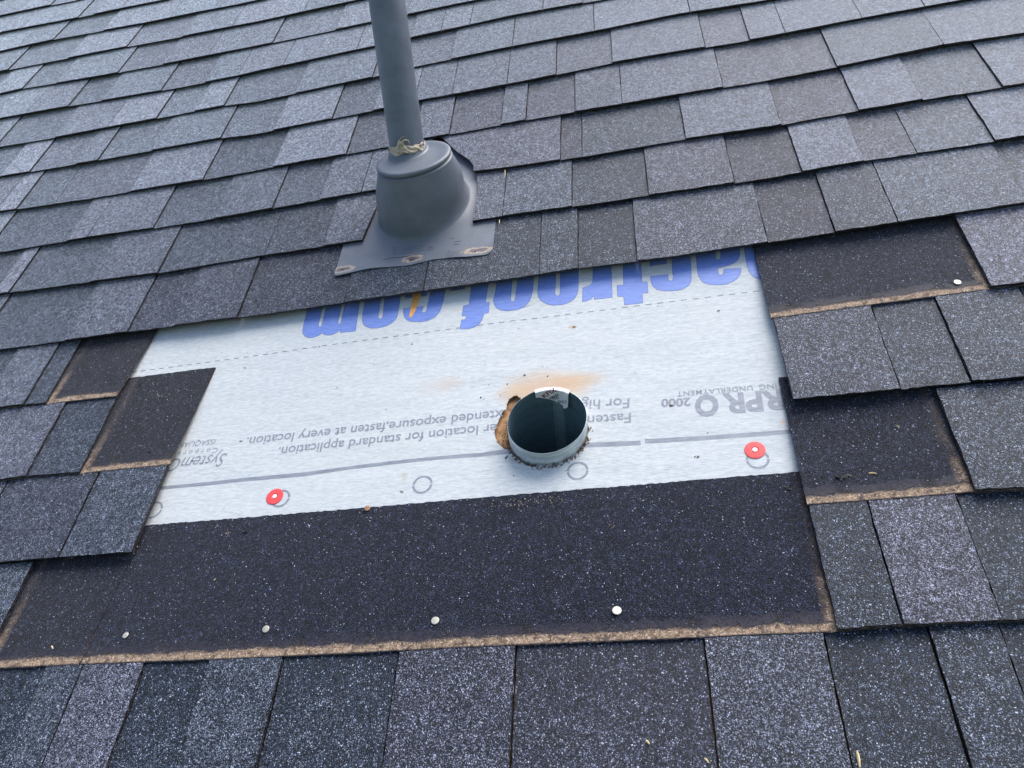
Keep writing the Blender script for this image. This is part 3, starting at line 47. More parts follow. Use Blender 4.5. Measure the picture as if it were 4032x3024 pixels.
TARHOLES = [(0.1695,0.4519,-9.999999999999999e-05,0.004),(0.1796,0.1663,-0.0006000000000000001,0.006),(0.119,0.1629,-0.0086,0.004),(-0.8928,0.4602,-0.0016,0.004),(-0.8567,0.4573,-0.0076,0.003),(-0.7807,0.3076,-0.0011,0.0035),(-0.0138,0.0052,-0.0016,0.0035),(-0.0557,0.1531,-0.009600000000000001,0.004),(-0.5875,0.1616,-0.0086,0.004),(0.014,0.043,-0.0036,0.003),(-0.1706,0.0463,-0.0036,0.003)]
STRAWS = [((0.129,-0.135,0.0055),(0.1299,-0.1494,0.0055),0.0013,'longest piece of dry yellow straw,near the bottom right corner'),((-0.0654,-0.1218,0.004),(-0.0613,-0.1241,0.004),0.0012,'short straw bit on the bottom row of shingles,right of centre'),((0.2092,0.1679,-0.001),(0.2179,0.1677,-0.001),0.001,'pale straw bit lying above the dust line,right of the underlayment'),((0.2549,0.2325,-0.003),(0.2587,0.2298,-0.003),0.0006,'thin straw splinter in the middle of the dark patch right of the sheet'),((-0.0103,-0.1395,0.005),(-0.0059,-0.1427,0.005),0.001,'brownish straw fleck at the bottom edge of the roof view'),((-0.8133,0.0112,-0.001),(-0.8084,0.0079,-0.001),0.001,'short pale straw fleck at the left end of the brown dust line'),((-0.6087,0.0907,-0.006),(-0.6077,0.0938,-0.006),0.0008,'tiny white fleck on the dark strip left of the duct'),((-0.2544,0.8602,0.0075),(-0.2528,0.837,0.0075),0.0006,'dry straw stuck in the joint right of the boot,upper one'),((-0.2578,0.7207,0.0075),(-0.2565,0.7111,0.0075),0.0007,'dry straw poking out under the shingle corner right of the boot')]
SPILLS = [(-0.2045,0.1724,-0.0097,0.012,0.004,50),(-0.1707,0.1739,-0.0098,0.01,0.004,45),(-0.2284,0.1724,-0.0097,0.012,0.005,25),(-0.0926,0.1186,-0.008,0.003,0.008,45),(-0.9266,0.4383,-0.00030000000000000003,0.02,0.0015,30),(-0.809,0.4245,-0.006999999999999999,0.012,0.002,25),(-0.6131,0.1616,-0.009,0.003,0.003,14),(0.1288,0.0342,-0.0025,0.003,0.006,12)]
for o in list(bpy.data.objects): bpy.data.objects.remove(o)
sc = bpy.context.scene
COL = sc.collection
PITCH = math.radians(34)                       # slope of the roof
M = Matrix.Rotation(PITCH, 4, 'X')             # roof frame (x along the courses, y up the slope, z off the roof) -> world
M3 = M.to_3x3()

# ---------------------------------------------------------------- camera
cam = bpy.data.cameras.new('camera'); cam_o = bpy.data.objects.new('camera', cam); COL.objects.link(cam_o)
cam.sensor_fit = 'HORIZONTAL'; cam.sensor_width = 36.0; cam.lens = 36.0 * CAM_F / 4032.0
cam.clip_start = 0.02; cam.clip_end = 200
RC = Matrix(CAM_R)
cam_o.matrix_world = Matrix.Translation(M3 @ Vector(CAM_C)) @ (M3 @ RC).to_4x4()
sc.camera = cam_o
sc.render.resolution_x, sc.render.resolution_y = 1024, 768

# ---------------------------------------------------------------- light
SUN_DIR = (M3 @ Vector((0.66, 1.35, 0.95))).normalized()      # towards the veiled sun, up-slope and to the right
elev = math.asin(SUN_DIR.z); az = math.atan2(SUN_DIR.x, SUN_DIR.y)
w = bpy.data.worlds.new('World'); sc.world = w; w.use_nodes = True
nt = w.node_tree; bg = nt.nodes['Background']
sky = nt.nodes.new('ShaderNodeTexSky'); sky.sky_type = 'NISHITA'; sky.sun_disc = False
sky.sun_elevation = elev; sky.sun_rotation = az; sky.air_density = 1.0; sky.dust_density = 3.0; sky.ozone_density = 1.0
nt.links.new(sky.outputs[0], bg.inputs[0]); bg.inputs[1].default_value = 0.14
sl = bpy.data.lights.new('sun', 'SUN'); sl.energy = 2.3; sl.angle = math.radians(48); sl.color = (1.0, 0.985, 0.965)
so = bpy.data.objects.new('sun', sl); COL.objects.link(so)
so.rotation_euler = (-SUN_DIR).to_track_quat('-Z', 'Y').to_euler(); so.location = SUN_DIR * 20
sc.view_settings.view_transform = 'Standard'; sc.view_settings.look = 'None'
sc.view_settings.exposure = 0.88; sc.view_settings.gamma = 1.0; sc.view_settings.use_curve_mapping = False
sc.render.engine = 'CYCLES'

# ---------------------------------------------------------------- node helpers
class N:
    def __init__(s, name):
        s.m = bpy.data.materials.new(name); s.m.use_nodes = True; s.t = s.m.node_tree
        s.b = s.t.nodes['Principled BSDF']
    def n(s, typ, **kw):
        x = s.t.nodes.new(typ)
        for k, v in kw.items(): setattr(x, k, v)
        return x
    def put(s, sock, v):
        if v is None: return
        if hasattr(v, 'is_output') or isinstance(v, bpy.types.NodeSocket): s.t.links.new(v, sock)
        else:
            if isinstance(v, (tuple, list)) and len(v) == 3 and sock.type == 'RGBA': v = (*v, 1)
            sock.default_value = v
    def math(s, op, a, b=None, c=None, clamp=False):
        x = s.n('ShaderNodeMath', operation=op); x.use_clamp = clamp
        s.put(x.inputs[0], a); s.put(x.inputs[1], b)
        if c is not None: s.put(x.inputs[2], c)
        return x.outputs[0]
    def mix(s, f, a, b, blend='MIX'):
        x = s.n('ShaderNodeMix', data_type='RGBA', blend_type=blend)
        s.put(x.inputs[0], f); s.put(x.inputs[6], a); s.put(x.inputs[7], b); return x.outputs[2]
    def rng(s, v, a, b, c=0.0, d=1.0, smooth=False):
        x = s.n('ShaderNodeMapRange'); x.clamp = True
        if smooth: x.interpolation_type = 'SMOOTHSTEP'
        s.put(x.inputs[0], v)
        for i, q in enumerate((a, b, c, d)): s.put(x.inputs[i + 1], q)
        return x.outputs[0]
    def co(s, scale=(1, 1, 1)):
        t = s.n('ShaderNodeTexCoord'); mp = s.n('ShaderNodeMapping'); mp.inputs['Scale'].default_value = scale
        s.t.links.new(t.outputs['Object'], mp.inputs[0]); return mp.outputs[0]
    def noise(s, co, scale, detail=2, rough=0.5):
        x = s.n('ShaderNodeTexNoise'); s.put(x.inputs['Vector'], co); x.inputs['Scale'].default_value = scale
        x.inputs['Detail'].default_value = detail; x.inputs['Roughness'].default_value = rough
        return x.outputs[0]
    def vor(s, co, scale):
        x = s.n('ShaderNodeTexVoronoi'); s.put(x.inputs['Vector'], co); x.inputs['Scale'].default_value = scale; return x
    def bump(s, h, strength, dist, prev=None):
        x = s.n('ShaderNodeBump'); x.inputs['Strength'].default_value = strength; x.inputs['Distance'].default_value = dist
        s.put(x.inputs['Height'], h)
        if prev is not None: s.put(x.inputs['Normal'], prev)
        return x.outputs[0]
    def sep(s, v):
        x = s.n('ShaderNodeSeparateXYZ'); s.put(x.inputs[0], v); return x.outputs
    def set(s, **kw):
        names = dict(color='Base Color', rough='Roughness', metal='Metallic', normal='Normal', spec='Specular IOR Level', sheen='Sheen Weight', coat='Coat Weight')
        for k, v in kw.items(): s.put(s.b.inputs[names[k]], v)
        return s.m
    def attr(s, name):
        return s.n('ShaderNodeAttribute', attribute_name=name).outputs['Fac']

def granules(k, frac, dark, light, white=0.972):
    """crushed stone granules about 1.6 mm across; frac = share of light ones"""
    co = k.co()
    v = k.vor(co, 920); c = k.sep(v.outputs['Color'])
    v2 = k.vor(co, 330); c2 = k.sep(v2.outputs['Color'])
    n = k.noise(co, 22, 4)
    f = k.math('ADD', frac, k.math('MULTIPLY', k.math('SUBTRACT', n, 0.5), 0.45))
    f = k.math('ADD', f, k.math('MULTIPLY', k.math('SUBTRACT', c2[0], 0.5), 0.08))
    a = k.rng(k.math('SUBTRACT', f, c[0]), -0.16, 0.16)
    lc = k.mix(1.0, light, k.rng(c[1], 0, 1, 0.35, 1.40), 'MULTIPLY')
    gap = k.rng(v.outputs['Distance'], 0.42, 0.62, 1.0, 0.25)
    dc = k.mix(1.0, dark, k.math('ADD', 0.35, k.math('MULTIPLY', k.math('POWER', c[1], 2.0), 3.4)), 'MULTIPLY')
    col = k.mix(a, dc, lc)
    col = k.mix(1.0, col, gap, 'MULTIPLY')
    col = k.mix(k.rng(c[2], white, white + 0.01), col, (0.32, 0.36, 0.43))
    c3 = k.sep(k.vor(co, 190).outputs['Color'])
    clump = k.math('MULTIPLY', k.rng(c2[1], 0, 1, 0.50, 1.52), k.rng(c3[1], 0, 1, 0.74, 1.26))
    col = k.mix(1.0, col, clump, 'MULTIPLY')
    h = k.math('ADD', k.math('MULTIPLY', v.outputs['Distance'], -1.0), k.math('MULTIPLY', c[1], 0.35))
    return col, h, co, clump

def mat_shingle():
    k = N('shingle_granules')
    oi = k.n('ShaderNodeObjectInfo'); c = k.n('ShaderNodeSeparateColor'); k.t.links.new(oi.outputs['Color'], c.inputs[0])
    tone, hue, low = c.outputs
    uv = k.sep(k.n('ShaderNodeTexCoord').outputs['UV'])
    co0 = k.co()
    # printed shadow blend of a recessed piece: darker granules towards its head
    band = k.math('MULTIPLY', k.math('MULTIPLY', k.rng(uv[1], 0.35, 0.95, 0, 1, True), low), 0.13)
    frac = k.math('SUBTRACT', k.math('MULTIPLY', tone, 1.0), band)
    dark = k.mix(hue, (0.0105, 0.0165, 0.0285), (0.0130, 0.0160, 0.0290))
    light = k.mix(hue, (0.190, 0.220, 0.282), (0.220, 0.228, 0.298))
    col, h, co, clump = granules(k, frac, dark, light)
    n = k.noise(co, 7, 3)
    col = k.mix(k.rng(n, 0.50, 0.72, 0, 0.30), col, k.mix(1.0, col, (1.10, 1.02, 1.08), 'MULTIPLY'))
    geo = k.n('ShaderNodeNewGeometry')
    side = k.n('ShaderNodeVectorMath', operation='DOT_PRODUCT'); k.t.links.new(geo.outputs['True Normal'], side.inputs[0])
    side.inputs[1].default_value = tuple(M3 @ Vector((0, 0, 1)))
    cut = k.rng(side.outputs['Value'], 0.55, 0.8)            # sawn edge of the mat: bare asphalt
    col = k.mix(cut, k.mix(k.rng(k.noise(co, 300, 2), .45, .62), (0.010, 0.009, 0.010), (0.05, 0.045, 0.05)), col)
    k.b.inputs['Sheen Roughness'].default_value = 0.24; k.b.inputs['Sheen Tint'].default_value = (0.80, 0.88, 1.0, 1)
    return k.set(color=col, rough=0.45, spec=0.24, sheen=k.math('MULTIPLY', k.math('MULTIPLY', cut, 1.25), k.math('MULTIPLY', clump, k.math('ADD', 0.6, tone))), normal=k.bump(h, 0.6, 0.0009))

def mat_headlap():
    k = N('exposed_headlap')
    oi = k.n('ShaderNodeObjectInfo'); c = k.n('ShaderNodeSeparateColor'); k.t.links.new(oi.outputs['Color'], c.inputs[0])
    dl = k.attr('above_line'); ds = k.attr('from_side')
    dark = k.mix(c.outputs[1], (0.0045, 0.0070, 0.0190), (0.0115, 0.0105, 0.0150))
    col, h, co, clump = granules(k, c.outputs[0], dark, (0.046, 0.054, 0.082), 0.988)
    sc1 = k.noise(k.co((55, 160, 1)), 1.0, 4, 0.7)
    col = k.mix(k.rng(sc1, 0.66, 0.74, 0, 0.55), col, (0.10, 0.10, 0.12))
    n1 = k.noise(co, 30, 3); n2 = k.noise(co, 120, 3); n3 = k.noise(co, 500, 2)
    wob = k.math('ADD', k.math('MULTIPLY', k.math('SUBTRACT', n1, 0.5), 0.016), k.math('MULTIPLY', k.math('SUBTRACT', n2, 0.5), 0.010))
    d = k.math('ADD', dl, wob)
    # sealant: smooth dark asphalt beads in dashes along the old line
    xx = k.sep(co)[0]
    seg = k.math('FRACT', k.math('MULTIPLY', k.math('ADD', xx, k.math('MULTIPLY', n1, 0.012)), 1/0.092))
    inseg = k.math('MULTIPLY', k.rng(seg, 0.05, 0.10), k.rng(seg, 0.93, 0.86))
    seal = k.math('MULTIPLY', k.math('MULTIPLY', k.rng(d, 0.0115, 0.0125), k.rng(k.math('ADD', d, k.math('MULTIPLY', k.math('SUBTRACT', n3, 0.5), 0.006)), 0.0235, 0.0215)), inseg)
    sealc = k.mix(k.rng(n3, .4, .6), (0.006, 0.0075, 0.016), (0.015, 0.019, 0.038))
    col = k.mix(k.math('MULTIPLY', seal, 0.93), col, sealc)
    # dust that lay under the butt of the missing shingles
    dust = k.math('MULTIPLY', k.rng(dl, 0.0002, 0.002), k.rng(k.math('ADD', dl, k.math('MULTIPLY', k.math('SUBTRACT', d, dl), 0.7)), 0.0125, 0.0085))
    halo = k.math('MULTIPLY', k.rng(d, 0.026, 0.010), 0.10)
    sd = k.math('ADD', ds, k.math('MULTIPLY', k.math('SUBTRACT', n1, 0.5), 0.010))
    sdust = k.math('MULTIPLY', k.math('MULTIPLY', k.rng(sd, 0.012, 0.003), k.rng(sd, -0.004, 0.002)), k.rng(k.math('ADD', dl, k.math('MULTIPLY', k.math('SUBTRACT', n1, 0.5), 0.12)), 0.085, 0.03, 0.12, 0.85))
    both = k.math('MAXIMUM', k.math('MAXIMUM', dust, sdust), halo)
    grain = k.math('MULTIPLY', k.rng(n3, 0.36, 0.52, 0.35, 1.0), k.rng(n2, 0.30, 0.48, 0.45, 1.0))
    dcol = k.mix(k.rng(n2, .35, .65), (0.19, 0.130, 0.082), (0.40, 0.285, 0.190))
    dcol = k.mix(k.rng(k.sep(k.vor(co, 700).outputs['Color'])[0], 0.90, 0.93), dcol, (0.60, 0.46, 0.34))
    col = k.mix(k.math('MULTIPLY', k.math('MULTIPLY', both, grain), 0.95), col, dcol)
    hh = k.mix(k.math('MAXIMUM', seal, k.math('MULTIPLY', dust, .4)), h, (0.0, 0.0, 0.0))
    return k.set(color=col, rough=k.mix(seal, (0.68,) * 3, (0.62,) * 3), spec=0.14, sheen=0.10, normal=k.bump(hh, 0.8, 0.0011))

def mat_underlay():
    k = N('woven_underlayment')
    co = k.co(); s = k.sep(co)
    streak = k.noise(k.co((45, 620, 1)), 1.0, 3, 0.6)
    blot = k.noise(k.co((90, 260, 1)), 1.0, 5, 0.7)
    big = k.noise(co, 6, 3)
    col = k.mix(k.rng(blot, 0.35, 0.68), (0.39, 0.415, 0.42), (0.575, 0.60, 0.60))
    col = k.mix(k.rng(streak, 0.42, 0.62, 0.0, 0.40), col, (0.60, 0.625, 0.625))
    weave = k.noise(k.co((420, 520, 1)), 1.0, 2, 0.6)
    col = k.mix(k.rng(weave, 0.40, 0.62, 0, 0.30), col, (0.43, 0.46, 0.47))
    col = k.mix(k.rng(big, 0.45, 0.75, 0, 0.35), col, (0.50, 0.52, 0.50))
    def blob(cx, cy, rx, ry, amt, c, wob=0.5):
        nonlocal col
        a = k.math('DIVIDE', k.math('SUBTRACT', s[0], cx), rx); b = k.math('DIVIDE', k.math('SUBTRACT', s[1], cy), ry)
        r = k.math('SQRT', k.math('ADD', k.math('MULTIPLY', a, a), k.math('MULTIPLY', b, b)))
        r = k.math('ADD', r, k.math('MULTIPLY', k.math('SUBTRACT', k.noise(k.co((18, 60, 1)), 1.0, 4), 0.5), wob))
        col = k.mix(k.rng(r, 1.0, 0.25, 0, amt, True), col, c)
    for b in STAINS: blob(*b)
    wv = k.n('ShaderNodeTexWave'); wv.bands_direction = 'Y'; wv.inputs['Scale'].default_value = 140; wv.inputs['Distortion'].default_value = 1.5
    k.t.links.new(co, wv.inputs[0])
    h = k.math('ADD', k.math('MULTIPLY', streak, 1.0), k.math('MULTIPLY', blot, 0.8))
    wr = k.noise(k.co((9, 22, 1)), 1.0, 3, 0.5)
    nb = k.bump(wr, 0.22, 0.012)
    nb = k.bump(h, 0.30, 0.0009, nb)
    nb = k.bump(wv.outputs['Fac'], 0.10, 0.0006, nb)
    return k.set(color=col, rough=0.75, spec=0.15, normal=nb)

def mat_print(name, a, b, rough=0.5):
    k = N(name); n = k.noise(k.co((50, 260, 1)), 1.0, 4, 0.6); n2 = k.noise(k.co(), 900, 2)
    col = k.mix(k.rng(n, 0.35, 0.66), a, b)
    col = k.mix(k.rng(n2, 0.55, 0.75, 0, 0.35), col, (0.6, 0.64, 0.68))
    return k.set(color=col, rough=rough, spec=0.35, normal=k.bump(n, 0.3, 0.001))

def mat_simple(name, c, rough=0.6, metal=0.0, var=0.25, scale=60, spec=0.5, bumpd=0.0004):
    k = N(name); n = k.noise(k.co(), scale, 4, 0.6)
    lo = tuple(x * (1 - var) for x in c); hi = tuple(x * (1 + var) for x in c)
    return k.set(color=k.mix(k.rng(n, 0.3, 0.7), lo, hi), rough=rough, metal=metal, spec=spec, normal=k.bump(n, 0.4, bumpd))

def mat_osb():
    k = N('bare_wood_deck'); co = k.co()
    n = k.noise(co, 90, 4, 0.7); n2 = k.noise(co, 40, 3); v = k.vor(k.co((160, 70, 1)), 1.0)
    col = k.mix(k.rng(n, 0.3, 0.7), (0.20, 0.10, 0.04), (0.52, 0.30, 0.14))
    col = k.mix(k.rng(v.outputs['Distance'], 0.1, 0.6, 0.3, 0), col, (0.12, 0.06, 0.03))
    col = k.mix(k.rng(n2, 0.54, 0.66, 0, 0.85), col, (0.05, 0.032, 0.025))
    return k.set(color=col, rough=0.85, normal=k.bump(n, 0.8, 0.002))

def mat_galv(dark=False):
    k = N('galvanised_steel_shaded' if dark else 'galvanised_steel'); co = k.co()
    n = k.noise(k.co((30, 30, 160)), 1.0, 4, 0.6); sp = k.vor(co, 90)
    sc_ = k.sep(sp.outputs['Color'])[0]
    a, b = ((0.075, 0.125, 0.15), (0.13, 0.20, 0.225)) if dark else ((0.36, 0.42, 0.45), (0.60, 0.66, 0.69))  # dark copy of the same steel: shade inside the duct put into its colour
    col = k.mix(k.rng(n, 0.3, 0.7), a, b)
    col = k.mix(k.rng(sc_, 0.2, 0.8, 0, 0.25), col, b)
    if not dark:
        z = k.sep(co)[2]
        low = k.math('MULTIPLY', k.rng(z, 0.012, -0.002), k.rng(k.noise(co, 130, 4), 0.50, 0.60))
        col = k.mix(low, col, (0.13, 0.07, 0.035))
    return k.set(color=col, rough=0.55 if dark else 0.42, metal=0.25 if dark else 0.55, normal=k.bump(n, 0.2, 0.0008))

def mat_boot():
    k = N('weathered_grey_boot'); co = k.co(); s = k.sep(co)
    n = k.noise(co, 30, 4, 0.6); n2 = k.noise(co, 260, 3, 0.6)
    col = k.mix(k.rng(n, 0.3, 0.7), (0.098, 0.114, 0.138), (0.128, 0.145, 0.172))
    col = k.mix(k.rng(n2, 0.52, 0.72, 0, 0.30), col, (0.15, 0.165, 0.185))
    sc2 = k.noise(k.co((60, 60, 22)), 1.0, 4, 0.7)
    col = k.mix(k.rng(sc2, 0.60, 0.72, 0, 0.5), col, (0.17, 0.185, 0.205))
    col = k.mix(k.rng(k.noise(co, 17, 4), 0.52, 0.70, 0, 0.35), col, (0.060, 0.068, 0.080))
    fd = k.attr('dust')
    d = k.math('ADD', fd, k.math('MULTIPLY', k.math('SUBTRACT', n, 0.5), 0.5))
    col = k.mix(k.rng(d, 0.3, 0.85, 0, 0.75), col, (0.132, 0.148, 0.172))
    for (cx, cy, rx, ry) in RUST:
        a = k.math('DIVIDE', k.math('SUBTRACT', s[0], cx), rx); b = k.math('DIVIDE', k.math('SUBTRACT', s[1], cy), ry)
        r = k.math('SQRT', k.math('ADD', k.math('MULTIPLY', a, a), k.math('MULTIPLY', b, b)))
        r = k.math('ADD', r, k.math('MULTIPLY', k.math('SUBTRACT', k.noise(co, 95, 4, 0.65), 0.5), 1.7))
        ring = k.math('MULTIPLY', k.rng(r, 1.25, 0.95), k.rng(r, 0.55, 0.85))
        col = k.mix(k.rng(r, 1.0, 0.7, 0, 0.75), col, (0.10, 0.085, 0.09))
        col = k.mix(k.math('MULTIPLY', ring, 0.95), col, k.mix(k.rng(n2, .4, .6), (0.30, 0.20, 0.12), (0.42, 0.36, 0.28)))
        col = k.mix(k.rng(r, 0.16, 0.08), col, (0.10, 0.03, 0.012))
    return k.set(color=col, rough=0.48, spec=0.5, normal=k.bump(n2, 0.25, 0.0004))

SH = mat_shingle(); HL = mat_headlap(); BOOT = mat_boot(); GALV = mat_galv(); GALVD = mat_galv(True); OSB = mat_osb()
BLUE = mat_print('blue_print', (0.120, 0.195, 0.50), (0.165, 0.250, 0.58))
BLUED = mat_print('print_outline', (0.09, 0.12, 0.26), (0.14, 0.16, 0.30))
ORANGE = mat_print('orange_print', (0.76, 0.33, 0.07), (0.84, 0.42, 0.12))
GREYP = mat_print('grey_print', (0.17, 0.19, 0.225), (0.26, 0.285, 0.32))
GREYL = mat_print('pale_grey_print', (0.27, 0.30, 0.34), (0.40, 0.43, 0.47))
REDP = mat_simple('red_plastic', (0.72, 0.065, 0.065), 0.55, 0, 0.08)
WHITEM = mat_simple('nail_metal', (0.46, 0.44, 0.36), 0.45, 0.3, 0.25, 500)
RUSTM = mat_simple('rusted_nail', (0.30, 0.17, 0.10), 0.7, 0.2, 0.4, 400)
PVC = mat_simple('grey_painted_pipe', (0.112, 0.130, 0.160), 0.42, 0, 0.22, 22, 0.5, 0.0003)
CAULK = mat_simple('tan_sealant', (0.42, 0.35, 0.25), 0.6, 0, 0.3, 140, 0.4, 0.0012)
STRAW = mat_simple('dry_straw', (0.62, 0.47, 0.25), 0.7, 0, 0.2)
CRUMB = mat_simple('brown_dirt', (0.13, 0.065, 0.03), 0.9, 0, 0.5, 300)
TAR = mat_simple('black_tar_bits', (0.012, 0.011, 0.012), 0.7, 0, 0.4, 300)
PALE = mat_simple('pale_granules', (0.55, 0.42, 0.30), 0.8, 0, 0.5, 900)
LABELM = mat_simple('label_film', (0.84, 0.80, 0.80), 0.3, 0.0, 0.12, 60, 0.6)
REDINK = mat_simple('dark_red_ink', (0.25, 0.02, 0.035), 0.5, 0, 0.1)
BLACKINK = mat_simple('black_ink', (0.035, 0.03, 0.035), 0.5, 0, 0.1)
UNDER = None

# ---------------------------------------------------------------- object helpers
def mesh_data(name, verts, faces, mat, smooth=False, attrs=None, uvs=None):
    me = bpy.data.meshes.new(name); me.from_pydata([tuple(v) for v in verts], [], faces); me.materials.append(mat)
    if smooth: me.polygons.foreach_set('use_smooth', [True] * len(me.polygons))
    if attrs:
        for an, vals in attrs.items():
            a = me.attributes.new(an, 'FLOAT', 'POINT'); a.data.foreach_set('value', vals)
    if uvs:
        l = me.uv_layers.new(name='UVMap')
        for lp in me.loops: l.data[lp.index].uv = uvs[lp.vertex_index]
    me.update(); return me
def place(name, data, parent=None, origin=(0, 0, 0), color=None):
    o = bpy.data.objects.new(name, data); COL.objects.link(o)
    if parent is None: o.matrix_world = M @ Matrix.Translation(origin)
    else: o.parent = parent
    if color: o.color = (*color, 1)
    return o
def obj(name, verts, faces, mat, parent=None, origin=(0, 0, 0), color=None, **kw):
    """verts in the roof frame; origin = root position of the thing in the roof frame"""
    ov = Vector(origin)
    return place(name, mesh_data(name, [Vector(v) - ov for v in verts], faces, mat, **kw), parent, origin, color)
def root(name, origin): return place(name, None, None, origin)
def tag(o, label=None, cat=None, group=None, kind=None):
    for k, v in (('label', label), ('category', cat), ('group', group), ('kind', kind)):
        if v: o[k] = v
    return o

E = 0.1429
def interp(pts, x):
    if x <= pts[0][0]: return pts[0][1]
    for (a, ya), (b, yb) in zip(pts, pts[1:]):
        if x <= b: return ya + (yb - ya) * (x - a) / (b - a)
    return pts[-1][1]
def nz(x, y=0.0, z=0.0): return noise.noise(Vector((x, y, z)))
def Y(k, x):
    """line of the butt edge of course k at x"""
    base = (16 - k) * E
    if k in LINES: off = interp(LINES[k], x)
    else: off = interp(LINES[16], x) if k > 16 else interp(LINES[1], x) * 0.7
    return base + off + 0.0008 * nz(x * 9, k * 3.1)
def lift(k, x): return 0.0009 * (0.5 + nz(x * 5.0, k * 7.7)) + 0.0002

# ---------------------------------------------------------------- roof
roof = root('roof', (0, 0, 0)); tag(roof, kind='structure')
rnd = random.Random(11)
SP = {s[0:2]: s for s in SPECIAL}
def slab(rows, cols, fx, fy, ztop, zbot, jit, inset=0.0):
    """sheet with a top, a front edge and both side edges; u across, t up the slope"""
    V = []; F = []; UV = []
    for j in range(rows + 1):
        t = j / rows
        for i in range(cols + 1):
            u = i / cols; x = fx(u, t); y = fy(x, t)
            if j == 0: y += inset + rnd.uniform(-jit, jit)
            if i in (0, cols): x += rnd.uniform(-jit, jit) * 0.8 + 0.0005 * nz(x * 40, t * 3)
            V.append((x, y, ztop(x, t))); UV.append((u, t))
    c = cols + 1
    for j in range(rows):
        for i in range(cols): F.append((j * c + i, j * c + i + 1, (j + 1) * c + i + 1, (j + 1) * c + i))
    n0 = len(V)
    for i in range(c): x, y, z = V[i]; V.append((x, y + 0.0004, zbot(x, 0))); UV.append(UV[i])
    for i in range(cols): F.append((n0 + i, n0 + i + 1, i + 1, i))
    for i in (0, cols):
        n1 = len(V)
        for j in range(rows + 1): x, y, z = V[j * c + i]; V.append((x, y, zbot(x, j / rows))); UV.append(UV[j * c + i])
        for j in range(rows):
            f = (j * c + i, (j + 1) * c + i, n1 + j + 1, n1 + j)
            F.append(f if i == 0 else f[::-1])
    return V, F, UV
def join(parts):
    V, F, UV = [], [], []
    for v, f, u in parts:
        n = len(V); V += v; UV += u; F += [tuple(i + n for i in q) for q in f]
    return V, F, UV
OPEN_TOP = {17: (-0.9, 0.14), 16: (0.12, 0.34), 15: (-0.95, -0.6), 14: (-1.1, -0.7)}
for (k, x0, x1, tone, kind, hue) in PATCHES:  # tone: granule mix, raised in the upper rows to imitate glancing light
    near = k >= 9
    wdt = x1 - x0
    cols = max(3, int(wdt / (0.006 if k >= 12 else 0.010 if near else 0.022)))
    jit = 0.0007 if near else 0.0005
    sp = SP.get((k, round(x0, 4)))
    el = sp[2] if sp else [(0, x0), (1, x0)]
    er = sp[3] if sp else [(0, x1), (1, x1)]
    g = (0.0015 if k == 15 else 0.0009 if k >= 14 else 0.0006 if k >= 12 else 0.0005) + rnd.uniform(0, 0.0004)
    fx = lambda u, t: (interp(el, t) + g) * (1 - u) + (interp(er, t) - g) * u
    rows = 14 if k >= 12 else 8 if (sp or k >= 9) else 2
    low = kind == 'L'
    head = k >= 14
    tuck = 0.014 if (low or not head) else -0.0003
    fy = lambda x, t: Y(k, x) * (1 - t) + (Y(k - 1, x) + tuck) * t
    def mk(top, bot, inset):
        zt = lambda x, t: top - 0.0065 * t * (E + tuck) / E + lift(k, x) * (1 - t)
        zb = lambda x, t: bot - 0.0065 * t * (E + tuck) / E + lift(k, x) * (1 - t) * 0.7
        return slab(rows, cols, fx, fy, zt, zb, jit, inset)
    parts = [mk(0.0033, 0.0, 0.0006)]
    if not low: parts = [mk(0.0028, 0.0, 0.0015), mk(0.0062, 0.0031, 0.0)]
    V, F, UV = join(parts)
    hv = {'b': 0.0, 'n': 0.5, 'p': 1.0}[hue]
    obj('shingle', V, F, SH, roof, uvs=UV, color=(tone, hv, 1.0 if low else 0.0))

# exposed upper halves of shingles whose neighbours above were taken off
for (k, xl_b, xl_t, xr_b, xr_t, tone, warm, sideL, sideR) in HEADLAPS:
    cols = int((max(xr_b, xr_t) - min(xl_b, xl_t)) / 0.005); rows = 30
    V = []; F = []; dl = []; ds = []
    c = cols + 1; HL_LEN = 0.337 - E
    for j in range(rows + 1):
        t = j / rows
        for i in range(c):
            u = i / cols
            x = (xl_b * (1 - t) + xl_t * t) * (1 - u) + (xr_b * (1 - t) + xr_t * t) * u
            y0 = Y(k - 1, x)
            y1 = (16 - k) * E + 0.337 + 0.5 * (y0 - (17 - k) * E)
            y = y0 * (1 - t) + y1 * t + (rnd.uniform(-.0007, .0007) if j in (0, rows) else 0)
            if i in (0, cols): x += rnd.uniform(-.0004, .0004)
            V.append((x, y, 0.0001 - 0.0112 * t)); dl.append(y - y0)
            sl_ = 1.0
            if sideL is not None: sl_ = min(sl_, x - (sideL[0] + (sideL[1] - sideL[0]) * min(1, (y - y0) / E)))
            if sideR is not None: sl_ = min(sl_, (sideR[0] + (sideR[1] - sideR[0]) * min(1, (y - y0) / E)) - x)
            ds.append(sl_)
    for j in range(rows):
        for i in range(cols): F.append((j * c + i, j * c + i + 1, (j + 1) * c + i + 1, (j + 1) * c + i))
    ring = [i for i in range(c)] + [j * c + cols for j in range(1, rows + 1)] + [rows * c + i for i in range(cols - 1, -1, -1)] + [j * c for j in range(rows - 1, 0, -1)]
    n0 = len(V)
    for q in ring: x, y, z = V[q]; V.append((x, y, z - 0.0029)); dl.append(-0.01); ds.append(1.0)
    for a in range(len(ring)):
        b = (a + 1) % len(ring); F.append((ring[b], ring[a], n0 + a, n0 + b))
    obj('shingle_headlap', V, F, HL, roof, color=(tone, warm, 0), attrs={'above_line': dl, 'from_side': ds})

